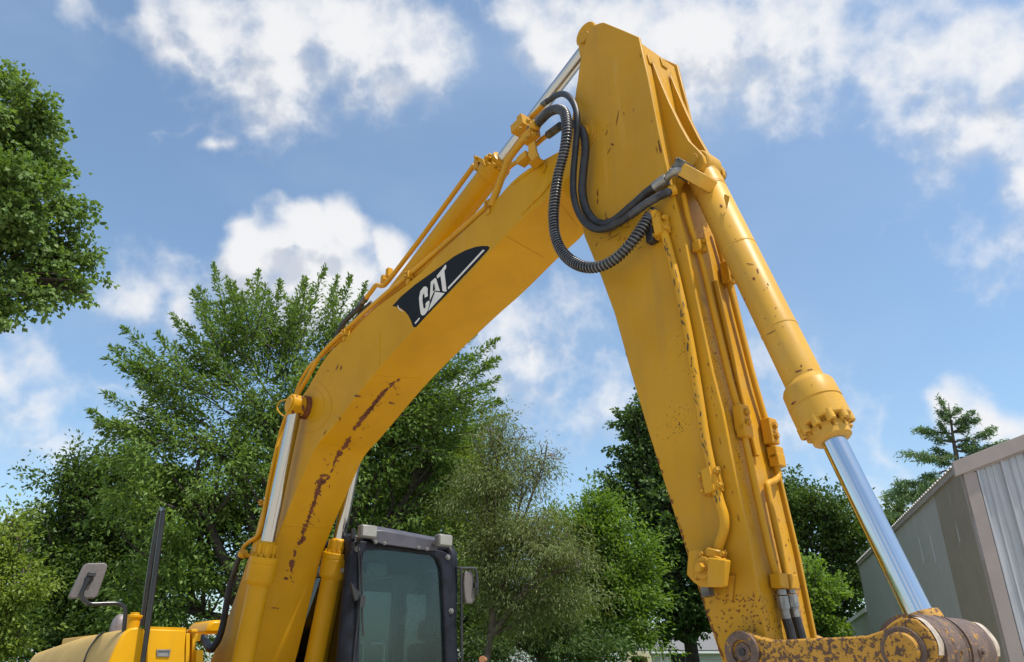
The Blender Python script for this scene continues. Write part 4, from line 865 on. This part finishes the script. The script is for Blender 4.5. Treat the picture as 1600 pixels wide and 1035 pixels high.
# roof with corrugated edge
vs = []; nn = int(LW / .02)
for k in range(nn + 1):
    t = -.06 + (LW + .06) * k / nn; h = .017 * math.sin(2 * math.pi * t / .16)
    for u_, e in ((-.075, 0), (3.3, 0)): vs.append(CR0 + DL_ * t + DG * u_ + Zv * (EAVE + .045 + SLOPE * u_ + h))
MB().add(vs, [(2 * k, 2 * k + 1, 2 * k + 3, 2 * k + 2) for k in range(nn)]).build('roof', 'roof_metal', SHED, ang=60)
P_ = [CR0 + DL_ * 0 - DG * .05 + Zv * (EAVE - .06), CR0 + DL_ * LW - DG * .05 + Zv * (EAVE - .06), CR0 + DL_ * LW - DG * .05 + Zv * (EAVE + .012), CR0 - DG * .05 + Zv * (EAVE + .012)]
MB().prism(P_, DG * .045).build('eave_trim', 'brown_trim', SHED)
# lower lean-to bay at the far end
zl = 1.25 + CAMH
P_ = [CR0 + DL_ * LW + DG * a + Zv * z for a, z in ((-.02, 0), (-.02, EAVE - .03), (6.6, EAVE - .03), (6.6, 0))]
MB().prism(P_, DL_ * .06).build('end_wall', 'side_metal', SHED)
for k in range(5): wall_run(LW + .07 + k * .8, LW + .07 + (k + 1) * .8 - .006, 'side_metal', .2, .010, zl - .06 - .02 * k)
P_ = [CR0 + DL_ * t - DG * .08 + Zv * (zl + dz - .025 * (t - LW)) for t, dz in ((LW + .06, -.06), (LW + 4.2, -.06), (LW + 4.2, .03), (LW + .06, .03))]
MB().prism(P_, DG * 6.4).build('lean_to_roof', 'roof_metal', SHED)

# ------------------------------------------------------------------ the pale house far behind, with its cream shelter
HY = 44.0
def hp(x, y, d=0.0): r_ = ray(x, y); return EYE + r_ * ((HY + d) / r_[1])
HOUSE = thing('pale_house', (hp(1060, 1030)[0], HY, 0), 'pale house with grey shingle roof and framed window under dark tree', 'house')
Xv = np.array([1., 0, 0]); Yv = np.array([0, 1., 0])
x0, x1 = hp(1008, 1030)[0], hp(1135, 1030)[0]; ez = hp(1050, 1017)[2]
def hb(a, b, z0, z1, d0, d1): return MB().box(np.array([(a + b) / 2, HY + (d0 + d1) / 2, (z0 + z1) / 2]), Xv * (b - a) / 2, Yv * (d1 - d0) / 2, Zv * (z1 - z0) / 2)
hb(x0, x1, 0, ez, 0, 7).build('wall', 'siding', HOUSE)
for i in range(int(ez / .2)): hb(x0, x1, .2 * i, .2 * i + .18, -.02, -.003).build('siding_board', 'siding', HOUSE)
rz = ez + 1.0
MB().prism([np.array([x0 - .4, HY - .5, ez - .02]), np.array([x0 - .4, HY + 3.6, rz]), np.array([x0 - .4, HY + 7.6, ez - .02])], Xv * (x1 - x0 + .8)).build('roof', 'shingle', HOUSE)
for i in range(9):
    t0 = i / 9; MB().box(np.array([(x0 + x1) / 2, HY - .5 + 4.1 * (t0 + .055), ez + .015 + (rz - ez) * (t0 + .055)]), Xv * ((x1 - x0) / 2 + .4), unit(np.array([0, 4.1, rz - ez])) * .22, unit(np.array([0, -(rz - ez), 4.1])) * .016).build('shingle_course', 'shingle', HOUSE)
hb(x0 - .4, x1 + .4, ez - .14, ez - .03, -.56, -.51).build('gutter', 'white', HOUSE)
def opening(px0, px1, py0, nm, pane):
    a, b = hp(px0, 1030)[0], hp(px1, 1030)[0]; zt = hp(px0, py0)[2]
    f = hb(a - .1, b + .1, .9 if nm == 'window' else .1, zt + .1, -.07, -.024).build(nm, 'white', HOUSE)
    hb(a, b, 1.0 if nm == 'window' else .2, zt, -.085, -.072).build('pane' if nm == 'window' else 'panel', pane, f)
    return f
opening(1034, 1041, 1021, 'door', 'siding'); opening(1048, 1053, 1021, 'window', 'house_glass'); opening(1055, 1066, 1021, 'window', 'house_glass'); opening(1068, 1073, 1021, 'window', 'house_glass')
SHL = thing('cream_shelter', (hp(1000, 1030)[0], HY - 4, 0), 'cream box-shaped shelter with rounded corner and dark opening, left of pale house', 'shelter')
ax0, ax1 = hp(980, 1030, -4)[0], hp(1018, 1030, -4)[0]; tz = hp(1000, 1018, -4)[2]
ot = [(ax0, 0), (ax0, tz), (ax1 - .25, tz), (ax1 - .08, tz - .08), (ax1, tz - .28), (ax1, 0)]; it = [(ax0 + .2, 0), (ax0 + .2, tz - .22), (ax1 - .35, tz - .22), (ax1 - .24, tz - .28), (ax1 - .18, tz - .4), (ax1 - .18, 0)]
MB().ring_prism([np.array([a, HY - 4, z]) for a, z in ot], [np.array([a, HY - 4, z + .001]) for a, z in it], Yv * 2.0).build('frame', 'cream', SHL, bevel=.02)
MB().box(np.array([(ax0 + ax1) / 2, HY - 2.1, tz / 2]), Xv * ((ax1 - ax0) / 2 - .02), Yv * .03, Zv * (tz / 2 - .02)).build('back_panel', 'seat', SHL)

# ------------------------------------------------------------------ trees
def leaf_arrays(C, Dirs, L_, Wd, rng, up=.55):
    """rhombic folded leaves: centres C, growth directions, length and width arrays"""
    n = len(C); d = Dirs / (np.linalg.norm(Dirs, axis=1, keepdims=True) + 1e-9)
    r = rng.normal(size=(n, 3)); r[:, 2] += up * 2
    s = np.cross(d, r); s /= np.linalg.norm(s, axis=1, keepdims=True) + 1e-9
    nn = np.cross(s, d); fold = Wd[:, None] * .22
    v = np.empty((n, 4, 3)); v[:, 0] = C - d * L_[:, None] * .5; v[:, 2] = C + d * L_[:, None] * .5
    v[:, 1] = C + s * Wd[:, None] * .5 + nn * fold - d * L_[:, None] * .08; v[:, 3] = C - s * Wd[:, None] * .5 + nn * fold - d * L_[:, None] * .08
    return v.reshape(-1, 3)
def leaf_mesh(name, V, m, parent):
    n = len(V) // 4; V = V - np.array(root_of(parent).location)
    me = bpy.data.meshes.new(name); me.vertices.add(n * 4); me.vertices.foreach_set('co', V.astype(np.float32).ravel())
    me.loops.add(n * 4); me.loops.foreach_set('vertex_index', np.arange(n * 4, dtype=np.int32))
    me.polygons.add(n); me.polygons.foreach_set('loop_start', np.arange(0, n * 4, 4, dtype=np.int32)); me.polygons.foreach_set('loop_total', np.full(n, 4, np.int32))
    me.materials.append(m); me.update(calc_edges=True)
    o = bpy.data.objects.new(name, me); COL.objects.link(o); o.parent = parent; return o
def tree(name, label, dist, base_px, blobs, m, leaf=.10, aspect=.55, cover=3.0, per=34, spread=.32, bark='bark', trunk_r=.2, shoots=None, droop=0.0, group=None, seed=1, branch_n=10, shell=.55, trunk=True, twigs=0, cat='tree', twig_leaf=1.0, depth=.9, fork_px=None, boughs=11, twist=.30):
    """blobs: (x, y, rx, ry[, extra distance[, share]]) as seen in the photograph at distance dist"""
    rng = np.random.default_rng(seed)
    B = []
    for b in blobs:
        dd = dist + (b[4] if len(b) > 4 else 0); c = PD(b[0], b[1], dd); ex = PD(b[0] + b[2], b[1], dd); ez_ = PD(b[0], b[1] - b[3], dd)
        rx = np.linalg.norm(ex - c); rz_ = np.linalg.norm(ez_ - c); B.append((c, rx, max(rx * depth, .3), rz_, (b[5] if len(b) > 5 else 1.0)))
    bx = PD(base_px, 1035, dist); root = thing(name, (bx[0], bx[1], 0), label, cat, group)
    base = np.array([bx[0], bx[1], 0.0])
    Cs = []; Ds = []
    tip_targets = []
    for (c, rx, ry, rz_, sh_) in B:
        n = max(4, int(cover * sh_ * math.pi * rx * rz_ / (leaf * leaf * aspect * .25) / per))
        # boughs over the crown, clumps of leaves gathered on each, gaps between
        R3 = np.array([rx, ry, rz_]); nb = max(5, int(boughs * max(1.0, math.sqrt(rx * rz_)))); qb = rng.normal(size=(nb, 3)); qb /= np.linalg.norm(qb, axis=1, keepdims=True)
        qb *= (rng.random(nb) ** shell)[:, None] * .78 + .18
        bi = rng.integers(nb, size=n); br_ = rng.uniform(.6, 1.3, nb)[bi][:, None]
        q = qb[bi] + rng.normal(size=(n, 3)) * np.array([.20, .20, .12]) * br_; fill = rng.random(n) < .16; q[fill] = rng.normal(size=(int(fill.sum()), 3)) * .38
        p = c + q * R3
        p = p[p[:, 2] > .4]; Cs.append(p); o_ = p - c + np.array([0, 0, rz_ * .35]); Ds.append(o_ / (np.linalg.norm(o_, axis=1, keepdims=True) + 1e-6)); tip_targets.append(c)
    P = np.vstack(Cs); D = np.vstack(Ds); n = len(P)
    # each clump: a short branchlet with leaves along and around it
    k = per; ln = spread * rng.uniform(.6, 1.5, n); t = rng.uniform(-.6, 1.0, (n, k))
    bd = D + rng.normal(scale=.45, size=(n, 3)); bd[:, 2] -= droop; bd /= np.linalg.norm(bd, axis=1, keepdims=True)
    side = rng.normal(scale=1.0, size=(n, k, 3)); wid = (spread * .42 * (1 - .45 * np.abs(t)))[:, :, None]
    LC = P[:, None, :] + bd[:, None, :] * (ln[:, None] * t)[:, :, None] * 1.4 + side * wid * np.array([1, 1, .6])
    LD = bd[:, None, :] * .7 + side * .6 + np.array([0, 0, -.35 - droop])
    LC = LC.reshape(-1, 3); LD = LD.reshape(-1, 3); sz = leaf * rng.uniform(.65, 1.35, len(LC))
    V = [leaf_arrays(LC, LD, sz, sz * aspect, rng)]
    tw = MB()
    if shoots:
        for (x0_, y0_, x1_, y1_, dens) in shoots:
            dz = rng.uniform(-.9, .9); a = PD(x0_, y0_, dist + dz * .5); b = PD(x1_, y1_, dist + dz); L_ = np.linalg.norm(b - a); mid = (a + b) / 2 + np.array([0, 0, -.13 * L_]) + rng.normal(scale=.04 * L_, size=3)
            ts = np.linspace(0, 1, 9)[:, None]; cu = (1 - ts) ** 2 * a + 2 * ts * (1 - ts) * mid + ts ** 2 * b
            tw.tube(cu, [.02, .004], 5)
            nl = int(dens * L_ * 190); tt = rng.random(nl) ** .8; base_ = np.array([np.interp(tt, ts[:, 0], cu[:, j]) for j in range(3)]).T
            # side twigs
            ang = rng.normal(size=(nl, 3)); w_ = (twist * (1 - tt) ** .7 + .04)[:, None]
            pos = base_ + ang * w_ * .62; dd_ = ang * .8 + unit(b - a) * 1.0; s_ = leaf * rng.uniform(.6, 1.25, nl) * twig_leaf
            V.append(leaf_arrays(pos, dd_ + np.array([0, 0, -.2]), s_, s_ * aspect, rng))
    V = np.vstack(V); leaf_mesh('crown', V, m, root)
    if trunk:
        cz = np.mean([b[0] for b in B], axis=0); topc = max(B, key=lambda b: b[0][2])
        fork = base + (np.array([cz[0], cz[1], 0]) - base) * .35 + Zv * max(1.2, min(b[0][2] - b[3] for b in B) * .8 + .8)
        if fork_px: fork = PD(fork_px[0], fork_px[1], dist)
        tr = MB().tube([base - Zv * .1, base + Zv * .25, (base + fork) / 2 + rng.normal(scale=.05, size=3), fork], [trunk_r * 1.45, trunk_r * 1.05, trunk_r * .9, trunk_r * .8], 12, 4)
        for (c, rx, ry, rz_, _) in B:
            mid = fork * .5 + c * .5 + rng.normal(scale=.12 * rx, size=3) - Zv * .1 * rx; tr.tube([fork - Zv * .3, mid, c, c + Zv * rz_ * .6 + rng.normal(scale=.2 * rx, size=3)], [trunk_r * .6, trunk_r * .38, trunk_r * .2, .012], 8, 4)
            for _i in range(branch_n):
                q = rng.normal(size=3); q[2] = abs(q[2]) * .7; q = unit(q); e = c + q * np.array([rx, ry, rz_]) * .88
                st_ = mid * .45 + c * .55; tr.tube([st_, (st_ + e) / 2 - Zv * .08 * rx + rng.normal(scale=.08 * rx, size=3), e], [trunk_r * .2, trunk_r * .11, .008], 6, 4)
        tr.build('trunk', bark, root, ang=60)
    if tw.v: tw.build('branch', bark, root, ang=60)
    if twigs:
        tb = MB()
        for _i in range(twigs):
            c, rx, ry, rz_, _ = B[rng.integers(len(B))]; q = rng.normal(size=3); q[2] = abs(q[2]); q = unit(q); s_ = c + q * np.array([rx, ry, rz_]) * .4; e = c + q * np.array([rx, ry, rz_]) * rng.uniform(.9, 1.25)
            tb.tube([s_, (s_ + e) / 2 + rng.normal(scale=.08, size=3), e], [.014, .008, .003], 4, 3)
        tb.build('bare_twig', 'twig', root, kind='stuff')
    return root
LM = {'cotton': leafmat('cottonwood_leaves', (0.077, 0.144, 0.033), (0.163, 0.244, 0.069), .30), 'maple': leafmat('maple_leaves', (0.075, 0.144, 0.027), (0.163, 0.244, 0.056), .30),
      'dark': leafmat('dark_leaves', (0.043, 0.085, 0.020), (0.106, 0.169, 0.037), .25), 'bright': leafmat('bright_leaves', (0.088, 0.160, 0.024), (0.160, 0.250, 0.048), .38), 'olive': leafmat('olive_leaves', (0.098, 0.130, 0.042), (0.190, 0.218, 0.080), .32),
      'yellow': leafmat('yellow_green_leaves', (0.125, 0.194, 0.030), (0.231, 0.294, 0.065), .36), 'needle': leafmat('needle_sprays', (0.075, 0.145, 0.065), (0.160, 0.240, 0.105), .22), 'oak': leafmat('oak_leaves', (0.045, 0.088, 0.024), (0.105, 0.170, 0.048), .22)}
tree('cottonwood', 'tall near tree with glossy heart shaped leaves at left edge', 10.5, -180, [(5, 180, 72, 70), (-80, 180, 90, 80), (15, 275, 75, 75, .3), (40, 325, 72, 62, -.3), (98, 385, 46, 52, .2), (40, 425, 75, 55, .3), (-40, 350, 100, 100), (0, 468, 50, 46, -.2), (-20, 505, 38, 26, 0, .7), (78, 445, 40, 36), (-100, 260, 110, 110), (62, 245, 30, 34), (-110, 440, 100, 80), (134, 405, 20, 26), (95, 325, 34, 28), (118, 455, 16, 18, 0, .6)],
     LM['cotton'], .066, .90, 2.7, 44, .19, seed=3, trunk_r=.11, bark='dark_bark', branch_n=5, fork_px=(-330, 330), droop=.25, shell=.5)
mshoots = []
rr = random.Random(4)
tips = [(333, 412), (352, 430), (300, 452), (268, 488), (190, 510), (172, 540), (135, 640), (160, 612), (205, 572), (365, 440), (404, 422), (438, 436), (475, 432), (508, 416), (528, 430), (548, 428), (572, 440), (246, 520), (780, 528), (770, 560), (783, 590), (786, 628), (765, 660), (745, 520), (215, 600), (290, 505), (225, 545), (420, 455), (490, 450), (385, 455), (318, 470), (600, 470), (740, 560), (700, 560), (150, 655), (175, 660), (250, 600), (640, 520), (660, 560), (455, 470), (345, 470), (280, 540), (235, 640), (755, 600), (735, 640)]
for (x, y) in tips:
    ox, oy = 440 + (x - 440) * .42 + rr.uniform(-25, 25), 700 + (y - 700) * .42 + rr.uniform(-10, 30)
    mshoots.append((ox, oy, x, y, 1.0))
    for k in range(2): mshoots.append((ox * .65 + x * .35 + rr.uniform(-15, 15), oy * .65 + y * .35, x + (440 - x) * rr.uniform(0, .12) + rr.uniform(-30, 30), y + rr.uniform(14, 70), .8))
tree('silver_maple', 'broad feathery tree with upswept spiky shoots behind boom', 17.5, 470, [(430, 650, 60, 50), (490, 620, 60, 60), (310, 750, 110, 55), (430, 770, 130, 80), (560, 700, 95, 90, .6), (640, 660, 55, 65, .4), (680, 700, 55, 70, .8), (610, 800, 110, 90, .6), (270, 830, 110, 75, .6), (420, 890, 150, 100, 1), (640, 900, 110, 100, 1.4), (260, 940, 100, 100, .6), (545, 580, 40, 45), (370, 690, 50, 30)],
     LM['maple'], .115, .40, 2.1, 34, .34, seed=5, trunk_r=.28, bark='dark_bark', shoots=mshoots, droop=.1, shell=.6, twist=.27)
tree('dark_broadleaf', 'dense dark tree left of silver maple, behind rear mirror', 23, 130, [(130, 770, 65, 45), (100, 830, 75, 60), (190, 770, 60, 50), (60, 900, 80, 70), (170, 880, 90, 80), (110, 980, 110, 80), (215, 830, 60, 70), (40, 980, 70, 60), (210, 730, 30, 35), (120, 740, 35, 25), (230, 960, 80, 80)],
     LM['dark'], .115, .55, 3, 34, .45, seed=6, bark='dark_bark', trunk_r=.3)
tree('ash_tree', 'light green bushy tree at bottom left edge', 18, -30, [(10, 860, 50, 48), (-10, 930, 60, 60), (35, 920, 30, 50, -.4), (0, 1000, 55, 50), (20, 820, 25, 22)], LM['yellow'], .09, .5, 3.2, 34, .32, seed=7, trunk_r=.18)
tree('green_ash', 'yellow green tree directly behind cab roof', 21, 700, [(650, 780, 95, 80), (720, 740, 55, 80), (600, 850, 90, 70), (700, 860, 80, 90), (760, 800, 50, 80, -.4), (640, 950, 120, 90), (745, 930, 50, 90)], LM['yellow'], .11, .42, 2.6, 34, .42, seed=8, trunk_r=.2, bark='dark_bark', branch_n=12)
tree('thin_willow', 'thinning olive tree with bare twigs right of cab', 16.5, 742, [(780, 690, 50, 42, 0, .5), (820, 740, 52, 50, 0, .6), (760, 760, 55, 60, 0, .8), (820, 840, 60, 55, -.3), (865, 860, 55, 45, -.5, .8), (800, 930, 75, 60), (850, 940, 70, 50, -.4, .8), (850, 720, 30, 30, 0, .3), (895, 880, 40, 36, -.6, .6), (760, 860, 40, 70)],
     LM['olive'], .088, .24, 1.7, 30, .34, seed=9, trunk_r=.085, bark='bark', twigs=90, droop=.5, branch_n=5, shell=.7)
tree('bright_maple', 'bright green tree left of sloping stick, above pale house', 22, 905, [(900, 940, 50, 40), (1000, 920, 26, 40), (910, 830, 50, 42), (950, 870, 62, 60), (890, 900, 55, 60), (980, 930, 52, 50), (930, 960, 60, 50), (1000, 985, 38, 30, -.5), (920, 800, 28, 22), (960, 820, 30, 35), (985, 880, 40, 40), (870, 980, 50, 50), (940, 1010, 60, 30)], LM['bright'], .115, .48, 3, 34, .46, seed=10, trunk_r=.22, bark='dark_bark')
tree('dark_oak', 'tall dark tree with clustered leaves close behind stick', 25, 1097, [(990, 660, 24, 24), (985, 720, 26, 18), (1000, 690, 30, 40), (975, 770, 34, 26), (1020, 740, 45, 60), (1020, 810, 45, 50), (1055, 880, 45, 60), (1060, 800, 55, 90), (1050, 940, 55, 40), (1085, 950, 60, 40), (1120, 900, 60, 90), (1090, 850, 80, 80), (1000, 640, 14, 12), (955, 765, 18, 12), (1025, 670, 30, 40), (1045, 985, 45, 17), (1095, 980, 40, 18)], LM['oak'], .135, .72, 3.2, 34, .34, seed=11, trunk_r=.24, bark='dark_bark', shell=.5)
tree('linden_tree', 'rounded dark green tree between stick and shed', 29, 1290, [(1250, 790, 48, 36), (1290, 800, 45, 40), (1325, 840, 40, 48), (1260, 860, 60, 50), (1310, 900, 50, 50), (1200, 850, 60, 80), (1270, 940, 55, 45), (1230, 770, 25, 22), (1340, 900, 26, 50), (1310, 980, 50, 40)], LM['dark'], .125, .58, 3.2, 34, .42, seed=12, trunk_r=.25, bark='dark_bark')
tree('young_maple', 'lighter green low tree beside the stick and below linden crown', 22, 1255, [(1265, 900, 34, 26), (1285, 935, 30, 26), (1245, 940, 40, 30), (1290, 975, 34, 26), (1250, 990, 45, 30), (1275, 1020, 50, 24)], LM['bright'], .11, .6, 3, 34, .32, seed=13, trunk_r=.12)
tree('spruce_shrub', 'dark evergreen bush low between cab and bright maple', 20, 850, [(850, 985, 60, 42), (790, 1000, 60, 40), (900, 1005, 60, 38), (860, 950, 30, 26)], LM['oak'], .11, .25, 3, 40, .3, seed=14, trunk_r=.1, bark='dark_bark', cat='bush')
# layered conifer behind the shed
def conifer(name, label, dist, base_px, trunk_pts, tiers, m, seed=2):
    rng = np.random.default_rng(seed); bx = PD(base_px, 1035, dist); root = thing(name, (bx[0], bx[1], 0), label, 'tree'); V = []
    tp = [np.array([bx[0], bx[1], 0.])] + [PD(x, y, dist) for x, y in trunk_pts]; tr = MB().tube(tp, [.12, .08, .045, .01], 8, 5)
    for (x0_, y0_, x1_, y1_, wd) in tiers:
        for dz in (-.45, .5) if wd > 20 else (0,):
            a = PD(x0_, y0_, dist); b = PD(x1_ + rng.uniform(-5, 5), y1_ + rng.uniform(-3, 3), dist + dz * abs(x1_ - x0_) / 40); L_ = np.linalg.norm(b - a); ts = np.linspace(0, 1, 10)
            cu = np.array([a + (b - a) * t - Zv * .10 * L_ * math.sin(math.pi * t) * .8 + rng.normal(scale=.015, size=3) for t in ts]); tr.tube(cu, [.035, .006], 5)
            wm = wd / FPX * dist
            nt = int(17 * L_) + 5
            for k in range(nt):
                t = rng.uniform(.12, 1.0); c = np.array([np.interp(t, ts, cu[:, j]) for j in range(3)]); sd = unit(np.cross(b - a, Zv)) * rng.choice([-1, 1]); e = sd * wm * rng.uniform(.2, 1.1) * (1.15 - .6 * t) + unit(b - a) * wm * .6 + Zv * rng.uniform(-.25, .3) * wm
                nl = 20; s_ = rng.random(nl)[:, None]; pos = c + e * s_ + rng.normal(scale=.045, size=(nl, 3)) - Zv * .10 * s_; ld = e * .7 + rng.normal(scale=.5, size=(nl, 3)) * np.linalg.norm(e) + np.array([0, 0, -.1]); sz = rng.uniform(.09, .17, nl)
                V.append(leaf_arrays(pos, ld, sz, sz * .22, rng))
    leaf_mesh('crown', np.vstack(V), m, root); tr.build('trunk', 'bark', root, ang=60); return root
tiers = [(1485, 655, 1470, 622, 9), (1486, 650, 1492, 640, 8), (1487, 662, 1462, 640, 10), (1487, 664, 1510, 648, 10), (1490, 678, 1440, 668, 14), (1490, 676, 1528, 656, 12), (1490, 676, 1518, 646, 10), (1492, 692, 1428, 672, 16), (1492, 690, 1550, 664, 14), (1495, 712, 1420, 706, 22), (1495, 706, 1565, 690, 18), (1494, 715, 1455, 700, 16), (1498, 705, 1525, 695, 18), (1490, 690, 1470, 660, 12), (1493, 700, 1530, 680, 14), (1500, 722, 1440, 715, 16), (1500, 716, 1540, 700, 14),
         (1490, 740, 1410, 752, 24), (1480, 752, 1395, 766, 26), (1490, 760, 1400, 778, 24), (1490, 730, 1445, 742, 18), (1490, 790, 1390, 800, 24), (1490, 775, 1420, 770, 22)]
conifer('bald_cypress', 'feathery conifer with layered branches rising behind shed roof', 25, 1500, [(1499, 760), (1490, 690), (1482, 630)], tiers, LM['needle'])
tree('shed_shrub_tree', 'small round green tree at shed eave below conifer', 26, 1392, [(1395, 815, 20, 17), (1405, 800, 20, 14), (1398, 840, 22, 26), (1410, 880, 26, 40)], LM['yellow'], .12, .6, 3, 34, .3, seed=15, trunk_r=.1)
# cut log lying by the willow
lp = PD(755, 1031, 13.5); LOG = MB().cyl(lp - Xv * .02 - Yv * .0, lp + Yv * 1.1 - Xv * .02, .055, 18, .005)
lg = LOG.build('cut_log', 'log_end'); tag(lg, 'orange brown cut log end low beside cab hand rail', 'log')
